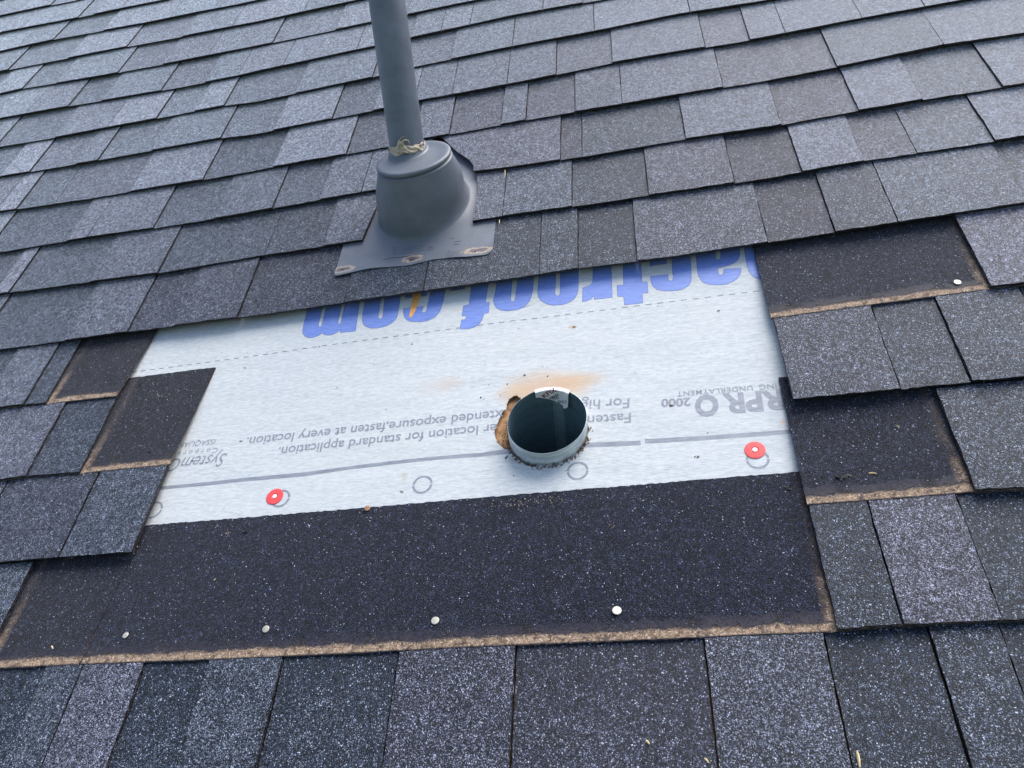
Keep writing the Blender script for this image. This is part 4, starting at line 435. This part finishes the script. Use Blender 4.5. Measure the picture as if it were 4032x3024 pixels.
# wood deck under the sheet, cut out round the duct
def fill_curve(name, loops, z, mat, parent, origin=(0, 0, 0), thick=0.0):
    cu = bpy.data.curves.new(name, 'CURVE'); cu.dimensions = '2D'; cu.fill_mode = 'BOTH'; cu.extrude = thick
    for lp in loops:
        s = cu.splines.new('POLY'); s.points.add(len(lp) - 1); s.use_cyclic_u = True
        for p_, q in zip(s.points, lp): p_.co = (q[0] - origin[0], q[1] - origin[1], 0, 1)
    t = bpy.data.objects.new('tmp', cu); COL.objects.link(t)
    dg = bpy.context.evaluated_depsgraph_get(); me = bpy.data.meshes.new_from_object(t.evaluated_get(dg))
    bpy.data.objects.remove(t)
    me.name = name
    for v in me.vertices: v.co.z += z - origin[2]
    me.materials.clear(); me.materials.append(mat)
    return place(name, me, parent, origin)
circ = lambda cx, cy, r, n=48: [(cx + r * math.cos(2 * math.pi * i / n), cy + r * math.sin(2 * math.pi * i / n)) for i in range(n)]
DX, DY = DUCT_C
fill_curve('wood_deck', [[(-2.78, -0.50), (1.38, -0.50), (1.38, 2.86), (-2.78, 2.86)], circ(DX, DY, 0.0555)], -0.0215, OSB, roof)

# unseen ground far below the eaves, added to bounce light up
GR = mat_simple('bounce_ground', (0.10, 0.13, 0.05), 0.9, 0, 0.4, 3, 0.2, 0.01)
gme = mesh_data('ground', [(-60, -60, -4.5), (60, -60, -4.5), (60, 60, -4.5), (-60, 60, -4.5)], [(0, 1, 2, 3)], GR)
go = bpy.data.objects.new('ground', gme); COL.objects.link(go); tag(go, kind='structure')

# ---------------------------------------------------------------- underlayment sheet with its print
ZU = -0.0150
UNDER = mat_underlay()
U0 = (-0.35, 0.35, ZU)
under = fill_curve('underlayment', [[(-1.15, 0.06), (0.42, 0.06), (0.42, 0.74), (-1.15, 0.74)], HOLE], ZU, UNDER, None, (0, 0, 0), 0.0004)
tag(under, 'white synthetic underlayment sheet printed with blue and grey lettering, bare where shingles are missing', 'underlayment')
ZP = ZU + 0.0004 + 0.00012
for (name, mat, loops) in LETTERS:
    m_ = {'blue': BLUE, 'orange': ORANGE}[mat]
    fill_curve(name, loops, ZP + (0.00030 if mat == 'orange' else 0.00015), m_, under)
    if mat == 'blue':
        # a thin darker outline: the same shape a little larger underneath
        cu_loops = loops
        cu = bpy.data.curves.new('o', 'CURVE'); cu.dimensions = '2D'; cu.fill_mode = 'BOTH'; cu.offset = 0.0007
        for lp in cu_loops:
            s = cu.splines.new('POLY'); s.points.add(len(lp) - 1); s.use_cyclic_u = True
            for p_, q in zip(s.points, lp): p_.co = (q[0], q[1], 0, 1)
        t = bpy.data.objects.new('tmp', cu); COL.objects.link(t)
        me = bpy.data.meshes.new_from_object(t.evaluated_get(bpy.context.evaluated_depsgraph_get())); bpy.data.objects.remove(t)
        for v in me.vertices: v.co.z += ZP
        me.materials.clear(); me.materials.append(BLUED); place('letter_outline', me, under)

def text_mesh(body, bold=0.0, shear=0.0, spacing=1.0):
    cu = bpy.data.curves.new('txt', 'FONT'); cu.body = body; cu.offset = bold; cu.shear = shear; cu.space_character = spacing; cu.resolution_u = 3
    t = bpy.data.objects.new('tmp', cu); COL.objects.link(t)
    me = bpy.data.meshes.new_from_object(t.evaluated_get(bpy.context.evaluated_depsgraph_get())); bpy.data.objects.remove(t)
    return me
_h = text_mesh('H'); CAP = max(v.co.y for v in _h.vertices)
def print_text(body, p0, p1, cap, mat, bold=0.0, shear=0.0, spacing=1.0, name='printed_text'):
    me = text_mesh(body, bold, shear, spacing); xs = [v.co.x for v in me.vertices]; a, b = min(xs), max(xs)
    d = Vector((p1[0] - p0[0], p1[1] - p0[1])); L = d.length; d.normalize(); up = Vector((-d.y, d.x))
    for v in me.vertices:
        s = (v.co.x - a) / (b - a) * L; h = v.co.y / CAP * cap
        q = Vector(p0) + d * s + up * h; v.co = (q.x, q.y, ZP + 0.0001)
    me.materials.clear(); me.materials.append(mat); me.name = name
    return place(name, me, under)
for (body, p0, p1, cap, dark, bold, shear, spc) in TEXTS:
    print_text(body, p0, p1, cap, GREYP if dark else GREYL, bold, shear, spc)
def flat(name, loops, mat, z=ZP): return fill_curve(name, loops, z, mat, under)
for bnd in BANDS: flat('printed_band', [bnd], GREYP)
for (cx, cy, r) in RINGS:
    for a0, a1 in ((0.06, math.pi - 0.06), (math.pi + 0.06, 2 * math.pi - 0.06)):
        n = 20; o_ = [(cx + r * math.cos(a0 + (a1 - a0) * i / n), cy + r * math.sin(a0 + (a1 - a0) * i / n)) for i in range(n + 1)]
        ri = r - 0.0032
        i_ = [(cx + ri * math.cos(a1 - (a1 - a0) * i / n), cy + ri * math.sin(a1 - (a1 - a0) * i / n)) for i in range(n + 1)]
        flat('printed_ring', [o_ + i_], GREYP)
V = []; F = []
for (x, y, ang, L) in DASHES:
    c_, s_ = math.cos(ang), math.sin(ang); h = 0.00085; n = len(V)
    for (a, b) in ((-L / 2, -h), (L / 2, -h), (L / 2, h), (-L / 2, h)): V.append((x + a * c_ - b * s_, y + a * s_ + b * c_, ZP))
    F.append((n, n + 1, n + 2, n + 3))
tag(obj('dashed_line', V, F, mat_simple('dash_ink', (0.16, 0.18, 0.20), 0.6, 0, 0.3), under), kind='stuff')

# ---------------------------------------------------------------- round duct
DR = 0.0537
AX = Vector(DUCT_AX)                      # axis, nearly square to the roof
def duct_pt(r, a, z): return (DX + AX.x * z + r * math.cos(a), DY + AX.y * z + r * math.sin(a), z)
duct = root('duct_pipe', (DX, DY, ZU)); DO = (DX, DY, ZU)
tag(duct, 'short round galvanised metal duct poking up through the white underlayment', 'duct')
ZR = 0.0125
prof = [(DR, -0.06), (DR, -0.012), (DR + .0006, -0.006), (DR, -0.0045), (DR, 0.004), (DR + .0004, 0.0055), (DR, 0.007), (DR, ZR), (DR - 0.00035, ZR)]
n = 96; V = []; F = []
for (r, z) in prof:
    for i in range(n): 
        a = 2 * math.pi * i / n
        V.append(duct_pt(r + 0.0004 * nz(a * 1.3, z * 40), a, z + (0.0009 * nz(math.cos(a) * 2, math.sin(a) * 2, 3) if z > 0.01 else 0)))
for j in range(len(prof) - 1):
    for i in range(n): F.append((j * n + i, j * n + (i + 1) % n, (j + 1) * n + (i + 1) % n, (j + 1) * n + i))
obj('duct_wall', V, F, GALV, duct, DO, smooth=True)
V = []; F = []; zi = [ZR, 0.006, -0.004, -0.02, -0.1, -0.2, -0.35]
for z in zi:
    for i in range(n):
        a = 2 * math.pi * i / n
        V.append(duct_pt(DR - (0.00045 if z > .01 else 0.0009) + 0.0004 * nz(a * 1.3, z * 40) * (1 if z > -.01 else 0), a, z + (0.0009 * nz(math.cos(a) * 2, math.sin(a) * 2, 3) if z > 0.01 else 0)))
for j in range(len(zi) - 1):
    for i in range(n): F.append((j * n + (i + 1) % n, j * n + i, (j + 1) * n + i, (j + 1) * n + (i + 1) % n))
F.append(tuple((len(zi) - 1) * n + i for i in range(n)))
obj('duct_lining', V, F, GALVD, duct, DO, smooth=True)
# folded seam inside
V = []; F = []; a0, a1 = SEAM
m = 10; zs = [0.0105, -0.02, -0.06, -0.12, -0.2, -0.34]
for z in zs:
    for i in range(m + 1):
        u = i / m; r = DR - 0.0009 - 0.0022 * min(1, u * 12) * (1 if u < .72 else .45 if u < .9 else 0.1) - (0.0009 if 0.30 < u < 0.4 else 0)
        V.append(duct_pt(r, a0 + (a1 - a0) * u, z))
for j in range(len(zs) - 1):
    for i in range(m): F.append((j * (m + 1) + i + 1, j * (m + 1) + i, (j + 1) * (m + 1) + i, (j + 1) * (m + 1) + i + 1))
obj('duct_seam', V, F, mat_simple('seam_steel', (0.19, 0.27, 0.29), 0.5, 0.2, 0.2, 90), duct, DO)
# peeling label on the far rim
LA0, LA1 = LABEL_A
V = []; F = []; nu, nv = 28, 8
def lab_depth(u): return 0.0095 + 0.0215 * min(1, u * 1.15) - (0.006 * max(0, (u - 0.88) / 0.12)) + 0.0009 * nz(u * 14)
def lab_pt(u, w_, off=0.0):
    """u along the rim, w_ = depth in metres below the rim"""
    a = LA0 + (LA1 - LA0) * u
    r = DR - 0.0040 - 0.0007 * abs(nz(u * 7, w_ * 200)) - off - 0.0012 * max(0, nz(u * 11 + 3, 0.5)) * (1 if u > .55 else .2) - (0.10 * w_ if u > .8 else 0)
    return duct_pt(r, a, ZR + 0.0012 - w_)
for j in range(nv + 1):
    for i in range(nu + 1):
        u = i / nu; V.append(lab_pt(u, lab_depth(u) * j / nv))
b0 = len(V)
for i in range(nu + 1):
    a = LA0 + (LA1 - LA0) * i / nu; V.append(duct_pt(DR + 0.0009, a, ZR + 0.0014)); 
for i in range(nu + 1):
    a = LA0 + (LA1 - LA0) * i / nu; V.append(duct_pt(DR + 0.0011, a, ZR - 0.006))
for j in range(nv):
    for i in range(nu): F.append((j * (nu + 1) + i, j * (nu + 1) + i + 1, (j + 1) * (nu + 1) + i + 1, (j + 1) * (nu + 1) + i))
for i in range(nu): F.append((i + 1, i, b0 + i, b0 + i + 1)); F.append((b0 + i + 1, b0 + i, b0 + nu + 1 + i, b0 + nu + 2 + i))
label = obj('paper_label', V, F, LABELM, duct, DO)
def label_text(body, s0, w0, size, ang, mat, bold=0.0, name='label_text'):
    """flat print wrapped on the label; s0 arc position 0..1, w0 depth"""
    me = text_mesh(body, bold); arc = (LA1 - LA0) * (DR - 0.002)
    bm = bmesh.new(); bm.from_mesh(me); bmesh.ops.subdivide_edges(bm, edges=bm.edges, cuts=1); bm.to_mesh(me); bm.free()
    ca, sa = math.cos(ang), math.sin(ang)
    for v in me.vertices:
        x, y = v.co.x / CAP * size, v.co.y / CAP * size
        xx, yy = x * ca - y * sa, x * sa + y * ca
        v.co = Vector(lab_pt(min(1.0, max(0.0, s0 + xx / abs(arc))), w0 - yy, 0.0004)) - Vector(DO)
    me.materials.clear(); me.materials.append(mat); me.name = name
    o = place(name, me, label); return o
label_text('KFIX', 0.24, 0.0150, 0.0078, math.radians(34), REDINK, 0.022)
label_text('10B-FX', 0.40, 0.0195, 0.0040, math.radians(34), BLACKINK, 0.015)
label_text('TED', 0.50, 0.0215, 0.0044, math.radians(34), BLACKINK, 0.015)
label_text('DUCT', 0.66, 0.0255, 0.0044, math.radians(24), BLACKINK, 0.015)

# ---------------------------------------------------------------- pipe boot and vent pipe
BO = (BASE_C[0], BASE_C[1], 0.004)
boot = root('pipe_boot', BO)
tag(boot, 'grey rubber pipe boot with square flange and domed cone round the vent pipe', 'pipe flashing')
def zfl(y): return 0.0062 - 0.0065 * (y - Y(12, -0.4)) / E
# flange: outline follows the wavy front edge
nx, ny = 70, 50; V = []; F = []; du = []
xs0, xs1 = FL_X
for j in range(ny + 1):
    for i in range(nx + 1):
        u = i / nx; t = j / ny
        yb = interp(FL_FRONT, u)
        x = xs0 + (xs1 - xs0) * u + (0.5 - u) * 0.004 * (1 - t)
        if u > .96: yb += ((u - .96) / .04) ** 2 * 0.010
        if u < .03: yb += ((.03 - u) / .03) ** 2 * 0.003
        y = yb + (0.998 - yb) * t
        edge = max(0, 1 - (y - yb) / 0.03)
        z = zfl(y) + 0.0012 + edge * (0.0030 * max(0, nz(u * 5.1 + 0.4, 2.2)) + 0.0008) 
        d = math.hypot((x - BASE_C[0]) / (BASE_R[0] * 1.0), (y - BASE_C[1]) / BASE_R[1])
        z += 0.0028 * max(0, 1 - abs(d - 1) / 0.22) ** 2
        V.append((x, y, z))
        a = 1 - abs(d - 1.22) / 0.35
        side = 1 if not (x > BASE_C[0] + BASE_R[0] * 1.22 and y > 0.725) else 0.0
        du.append(max(0.0, a) * side + (0.5 if y < 0.72 else 0) * side * (0.8 + 0.4 * nz(x * 20, y * 20)))
c = nx + 1
for j in range(ny):
    for i in range(nx): F.append((j * c + i, j * c + i + 1, (j + 1) * c + i + 1, (j + 1) * c + i))
n0 = len(V)
rim_ = list(range(c)) ; 
for q in rim_: x, y, z = V[q]; V.append((x, y + .0003, z - 0.0022)); du.append(0.9)
for i in range(nx): F.append((n0 + i, n0 + i + 1, i + 1, i))
for i in (0, nx):
    n1 = len(V)
    for j in range(ny + 1): x, y, z = V[j * c + i]; V.append((x, y, z - 0.0022)); du.append(0.6)
    for j in range(ny):
        f = (j * c + i, (j + 1) * c + i, n1 + j + 1, n1 + j); F.append(f if i == 0 else f[::-1])
obj('flange', V, F, BOOT, boot, BO, smooth=False, attrs={'dust': du})
# cone from the base oval to the tilted collar
CN = Vector(COL_N).normalized(); CC = Vector(COL_C); CU = Vector((1, 0, 0)); CU = (CU - CN * CU.dot(CN)).normalized(); CV = CN.cross(CU)
def cring(r, h, n): return [CC + CN * h + (CU * math.cos(2 * math.pi * i / n) + CV * math.sin(2 * math.pi * i / n)) * r for i in range(n)]
def bring(s, dz, n):
    out = []
    for i in range(n):
        a = 2 * math.pi * i / n
        x = BASE_C[0] + BASE_R[0] * s * math.cos(a); y = BASE_C[1] + BASE_R[1] * s * math.sin(a)
        out.append(Vector((x, y, zfl(y) + 0.0012 + dz)))
    return out
n = 96; CR = 0.0635
top = cring(CR + 0.0026, -0.0125, n)
rings = [bring(1.07, -0.001, n), bring(1.025, 0.0030, n)]; b0_ = bring(1.0, 0.009, n); b1_ = bring(0.975, 0.020, n)
rings += [b0_, b1_]
for s in (0.2, 0.4, 0.6, 0.8, 0.93, 1.0):
    bulge = 1 + 0.05 * math.sin(math.pi * s)
    ctr = Vector(BASE_C + (0,)).lerp(CC, s)
    row = []
    for a, b in zip(b1_, top):
        q = a.lerp(b, s); cen = (sum(b1_, Vector()) / n).lerp(sum(top, Vector()) / n, s); row.append(cen + (q - cen) * bulge)
    rings.append(row)
V = [v for r_ in rings for v in r_]; F = []
for j in range(len(rings) - 1):
    for i in range(n): F.append((j * n + i, j * n + (i + 1) % n, (j + 1) * n + (i + 1) % n, (j + 1) * n + i))
du = []
for j, r_ in enumerate(rings):
    for v in r_: du.append({0: 0.8, 1: 0.5, 2: 0.1}.get(j, 0.0 if j < len(rings) - 3 else 0.45))
obj('cone', V, F, BOOT, boot, BO, smooth=True, attrs={'dust': du})
prof = [(CR + .0026, -.0125), (CR + .0032, -.0105), (CR + .0018, -.0088), (CR - .0022, -.0080), (CR - .0020, -.0062), (CR + .0014, -.0054), (CR + .0022, -.0035), (CR + .0020, -.0010), (CR + .0004, .0008), (CR - .003, .0012), (CR - .008, .0004), (CR - .014, -.0008), (CR - .024, -.0014), (.012, -.0014)]
V = []; F = []; du = []
for (r, h) in prof:
    V += cring(r, h, n); du += [0.35 if r > CR - .006 and h > -.002 else 0.12] * n
for j in range(len(prof) - 1):
    for i in range(n): F.append((j * n + i, j * n + (i + 1) % n, (j + 1) * n + (i + 1) % n, (j + 1) * n + i))
F.append(tuple(range((len(prof) - 1) * n, len(prof) * n)))
obj('collar', V, F, BOOT, boot, BO, smooth=True, attrs={'dust': du})
# sleeve lip round the pipe
G = Vector((0, math.sin(math.radians(PIPE_T)), math.cos(math.radians(PIPE_T)))); G = (G + Vector((PIPE_S, 0, 0))).normalized()
GU = (Vector((1, 0, 0)) - G * G.x).normalized(); GV = G.cross(GU); PP = Vector(PIPE_P)
def pring(r, h, n=64): return [PP + G * h + (GU * math.cos(2 * math.pi * i / n) + GV * math.sin(2 * math.pi * i / n)) * r for i in range(n)]
prof = [(.0415, -.022), (.0372, -.0145), (.0352, -.0120), (.0330, -.0112), (.0325, -.0040), (.0316, -.0030), (.0300, -.0028)]
V = []; F = []; n = 64
for r, dh in ((.0385, -.001), (.0352, .0008), (.0343, .0016), (.0341, .0034), (.0330, .0046), (.0320, .0090), (.0300, .0092)):
    for i in range(n):
        a = 2 * math.pi * i / n; o_ = (GU * math.cos(a) + GV * math.sin(a)) * r
        V.append(PP + o_ + G * (-(o_.dot(CN)) / G.dot(CN) - .0012 + dh))
for j in range(6):
    for i in range(n): F.append((j * n + i, j * n + (i + 1) % n, (j + 1) * n + (i + 1) % n, (j + 1) * n + i))
obj('sleeve_lip', V, F, BOOT, boot, BO, smooth=True, attrs={'dust': [0.05] * len(V)})
# moulded marks on the flange
V = []; F = []
def bar(cx, cy, w_, h_, ang):
    n_ = len(V); ca, sa = math.cos(ang), math.sin(ang)
    z0 = zfl(cy) + 0.0014
    for zz in (0, 0.0003):
        for (a, b) in ((-w_, -h_), (w_, -h_), (w_, h_), (-w_, h_)):
            yy = cy + a * sa + b * ca
            V.append((cx + a * ca - b * sa, yy, z0 - 0.0065 * (yy - cy) / E + zz))
    F.extend([(n_ + 4, n_ + 5, n_ + 6, n_ + 7)] + [(n_ + i, n_ + (i + 1) % 4, n_ + 4 + (i + 1) % 4, n_ + 4 + i) for i in range(4)])
for (cx, cy, w_, h_, ang) in MARKS: bar(cx, cy, w_, h_, ang)
tag(obj('moulded_marks', V, F, BOOT, boot, BO, attrs={'dust': [0.15] * len(V)}), kind='stuff')
V = []; F = []
for (cx, cy, w_, h_, ang) in CRACKS: bar(cx, cy, w_, h_, ang)
tag(obj('cracks', V, F, TAR, boot, BO), kind='stuff')
for (cx, cy) in HOLES3:
    V = []; F = []
    for i in range(10):
        a = 2 * math.pi * i / 10; V.append((cx + .0017 * math.cos(a), cy + .0017 * math.sin(a), zfl(cy) + .0028 - .0065 * .0017 * math.sin(a) / E))
    obj('nail_hole', V, [tuple(range(10))], TAR, boot, BO)
# pipe
pipe = root('vent_pipe', PIPE_P)
tag(pipe, 'tall dark grey plastic vent pipe rising out of the rubber boot', 'vent pipe')
prof = [(.03015, -.03), (.03015, .2), (.03015, .62), (.0262, .62), (.0262, .45)]
V = []; F = []
for r, h in prof: V += pring(r, h, n)
for j in range(len(prof) - 1):
    for i in range(n): F.append((j * n + i, j * n + (i + 1) % n, (j + 1) * n + (i + 1) % n, (j + 1) * n + i))
o = obj('pipe_wall', V, F, PVC, pipe, PIPE_P, smooth=False)
for pl in o.data.polygons: pl.use_smooth = True
# caulk: a lumpy bead along the front of the pipe with pulled-up peaks
bead = root('sealant_bead', PIPE_P)
tag(bead, 'smeared tan caulk with curled peaks, stuck round the front of the vent pipe', 'caulk')
def tube(path, radii, m=10, flatten=1.0, nrm=None):
    V = []; F = []
    for i, p in enumerate(path):
        a = path[max(0, i - 1)]; b = path[min(len(path) - 1, i + 1)]; t = (Vector(b) - Vector(a)).normalized()
        up = nrm(i) if nrm else G; s = t.cross(up).normalized(); u2 = s.cross(t)
        for q in range(m):
            an = 2 * math.pi * q / m; rr = radii[i] * (1 + 0.25 * nz(i * .45, q * 1.1))
            V.append(Vector(p) + s * math.cos(an) * rr * flatten + u2 * math.sin(an) * rr)
    for i in range(len(path) - 1):
        for q in range(m): F.append((i * m + q, i * m + (q + 1) % m, (i + 1) * m + (q + 1) % m, (i + 1) * m + q))
    F.append(tuple(range(m))[::-1]); F.append(tuple(range((len(path) - 1) * m, len(path) * m)))
    return V, F
CL, CF = Vector(CAULK_L), Vector(CAULK_F)            # sideways and forwards (towards the open side) at the pipe
def cpt(s, h, f=0.0): return PP + CL * s + G * h + CF * (math.sqrt(max(0.0, .0306 ** 2 - s * s)) + f)
V = []; F = []; nu, nv = 110, 26
for i in range(nu + 1):
    u = i / nu
    s0 = CAULK_B[0][0] + (CAULK_B[-1][0] - CAULK_B[0][0]) * u
    hb = interp(CAULK_B, s0); ht = max(hb + .0008, interp(CAULK_T, s0))
    for j in range(nv + 1):
        v = j / nv; h = hb + (ht - hb) * v
        body = math.sin(math.pi * min(1, max(0, v)) ** .75) ** .6
        low = max(0, 1 - (h - hb) / .006)
        th = .0007 + body * (.0016 + .0026 * low) + (.0035 * body * max(0, (u - .74) / .26) ** .6) 
        fold = .0009 * math.sin(h * 800 + s0 * 350 + 3 * nz(s0 * 90, h * 60)) + .0016 * nz(s0 * 140, h * 170, 2)
        V.append(cpt(s0, h, th + fold * body))
for i in range(nu):
    for j in range(nv): q = i * (nv + 1) + j; F.append((q, q + nv + 1, q + nv + 2, q + 1))
n0 = len(V)
for i in range(nu + 1):
    for j in (0, nv):
        s0 = CAULK_B[0][0] + (CAULK_B[-1][0] - CAULK_B[0][0]) * i / nu; hb = interp(CAULK_B, s0); ht = max(hb + .0008, interp(CAULK_T, s0))
        V.append(cpt(s0, hb + .0006 if j == 0 else ht - .0006, -.002))
for i in range(nu):
    a = i * (nv + 1); F.append((n0 + 2 * i, n0 + 2 * i + 2, a + nv + 1, a)); F.append((a + nv, a + 2 * nv + 1, n0 + 2 * i + 3, n0 + 2 * i + 1))
obj('bead', V, F, CAULK, bead, PIPE_P, smooth=True)
for pts, rs in PEAKS:
    q = [cpt(*p_) for p_ in pts]; P2 = []; R2 = []
    for i in range(len(q) - 1):
        p0, p1, p2, p3 = q[max(0, i - 1)], q[i], q[i + 1], q[min(len(q) - 1, i + 2)]
        for k_ in range(6):
            t = k_ / 6; P2.append(0.5 * ((2 * p1) + (p2 - p0) * t + (2 * p0 - 5 * p1 + 4 * p2 - p3) * t * t + (3 * p1 - p0 - 3 * p2 + p3) * t ** 3)); R2.append(rs[i] + (rs[i + 1] - rs[i]) * t)
    P2.append(q[-1]); R2.append(rs[-1])
    V, F = tube(P2, R2, 8, 1.0, nrm=lambda i: CF)
    obj('peak', V, F, CAULK, bead, PIPE_P, smooth=True)

# ---------------------------------------------------------------- nails
def disc(name, c, r, h, mat, parent, origin, dome=0.3, n=24, hole=0.0, tilt=(0, 0)):
    V = []; F = []; rs = [(r, 0), (r, h * .6), (r * .9, h), (max(hole, r * .4), h * (1 + dome))]
    if hole: rs.append((hole, h * .3))
    for rr, z in rs:
        for i in range(n):
            a = 2 * math.pi * i / n; x, y = rr * math.cos(a), rr * math.sin(a)
            V.append((c[0] + x, c[1] + y, c[2] + z + x * tilt[0] + y * tilt[1]))
    for j in range(len(rs) - 1):
        for i in range(n): F.append((j * n + i, j * n + (i + 1) % n, (j + 1) * n + (i + 1) % n, (j + 1) * n + i))
    F.append(tuple(range((len(rs) - 1) * n, len(rs) * n)))
    return obj(name, V, F, mat, parent, origin, smooth=False)
for (x, y, lab) in CAPS:
    og = (x, y, ZP); t = root('cap_nail', og)
    tag(t, lab, 'cap nail', 'red cap nails in the underlayment')
    disc('plastic_cap', (x, y, ZP + .0002), .0127, .0007, REDP, t, og, 0.35, 36, 0.0036, (0.01, -0.01))
    disc('nail_head', (x, y, ZP + .0009), .0032, .0006, LABELM, t, og, .3, 18)
for (x, y, z, r, lab, mt) in NAILS:
    og = (x, y, z); o = disc('roofing_nail', og, r, .0009, WHITEM if mt == 'w' else RUSTM, None, og, .2, 20, 0, (rnd.uniform(-.12, .12), rnd.uniform(-.12, .12)))
    tag(o, lab, 'nail', 'exposed nail heads')

# ---------------------------------------------------------------- debris
def chip(V, F, c, s, r_, flat_=0.5):
    n = len(V); ax = [Vector((r_.uniform(-1, 1), r_.uniform(-1, 1), r_.uniform(-.3, .3))).normalized() * s * r_.uniform(.6, 1.3) for _ in range(2)]
    c = Vector(c)
    for q in (ax[0], ax[1], -ax[0] * .8, -ax[1] * 1.1): V.append(c + q)
    V.append(c + Vector((0, 0, s * flat_ * r_.uniform(.7, 1.5)))); V.append(c - Vector((0, 0, s * .3)))
    for a, b in ((0, 1), (1, 2), (2, 3), (3, 0)): F.append((n + a, n + b, n + 4)); F.append((n + b, n + a, n + 5))
r_ = random.Random(3)
def cloud(name, pts, mat, lab, cat=None):
    V = []; F = []
    for (x, y, z, s) in pts: chip(V, F, (x, y, z), s, r_)
    return tag(obj(name, V, F, mat), lab, cat, kind='stuff')
pts = []
for (k, xa, xb, num) in STRIPS:
    for _ in range(num):
        x = r_.uniform(xa, xb); d = abs(r_.gauss(0.008, .0035)); y = Y(k, x) + d
        pts.append((x, y, 0.0006 - .0112 * d / .194, r_.uniform(.0004, .0010)))
pts += [(x + r_.gauss(0, sx), y + r_.gauss(0, sy), z, r_.uniform(.0004, .0009)) for (x, y, z, sx, sy, n_) in SPILLS for _ in range(n_)]
cloud('loose_granules', pts, PALE, 'pale loose granules lying along the brown dust lines')
pts = []
for i in range(520):
    a = r_.uniform(math.pi * .72, math.pi * 2.02); rr = DR + abs(r_.gauss(0, .0022)) + 0.0006
    if nz(a * 3.0, 7) < -0.12 and r_.random() < .7: continue
    pts.append((DX + AX.x * ZU + rr * math.cos(a), DY + AX.y * ZU + rr * math.sin(a), ZP + .0006 * r_.random(), r_.uniform(.0005, .0017)))
for i in range(150):
    x, y = HOLE[r_.randrange(len(HOLE))]; pts.append((x + r_.gauss(0, .0006), y + r_.gauss(0, .0006), ZP, r_.uniform(.0003, .0009)))
for i in range(120):
    a = r_.uniform(math.pi * .85, math.pi * 1.3); rr = DR + r_.uniform(.002, .014)
    pts.append((DX + rr * math.cos(a), DY + rr * math.sin(a), ZU - .004, r_.uniform(.0005, .002)))
cloud('dirt_crumbs', pts, CRUMB, 'brown crumbs of dirt and rust gathered round the foot of the duct')
pts = []
for (x, y, s) in SPECKS: pts.append((x, y, ZP + .0003, s))
for i in range(90): pts.append((r_.uniform(-.88, .13), r_.uniform(.2, .58), ZP, r_.uniform(.0003, .0007)))
cloud('dark_specks', pts, TAR, 'small dark specks of tar scattered on the white underlayment')
for (x, y, s) in RUSTY:
    pts = [(x + r_.gauss(0, s * .5), y + r_.gauss(0, s * .35), ZP + .0004, s * r_.uniform(.3, .6)) for _ in range(7)]
    V = []; F = []
    for q in pts: chip(V, F, q[:3], q[3], r_)
    obj('rusty_hole_crumbs', V, F, CRUMB, under)
for (x, y, z, s) in TARHOLES:
    V = []; F = []
    for _ in range(9): chip(V, F, (x + r_.gauss(0, s * .6), y + r_.gauss(0, s * .35), z - .0003), s * .55, r_, .10)
    tag(obj('tar_patch', V, F, TAR, roof))
for (p, q, wd, lab) in STRAWS:
    a, b = Vector(p), Vector(q); d = (b - a); L = d.length; d.normalize(); s = Vector((-d.y, d.x, 0)); V = []; F = []
    m = 6
    for i in range(m + 1):
        t = i / m; c_ = a.lerp(b, t) + s * wd * .6 * math.sin(t * 3 + 1); ww = wd * (0.35 + 0.65 * math.sin(math.pi * (0.15 + .8 * t)))
        V += [c_ - s * ww, c_ + Vector((0, 0, ww * .9)), c_ + s * ww]
    for i in range(m): F += [(3 * i, 3 * i + 1, 3 * i + 4, 3 * i + 3), (3 * i + 1, 3 * i + 2, 3 * i + 5, 3 * i + 4)]
    tag(obj('straw', V, F, STRAW, None, p), lab, 'straw', 'bits of dry straw on the shingles')
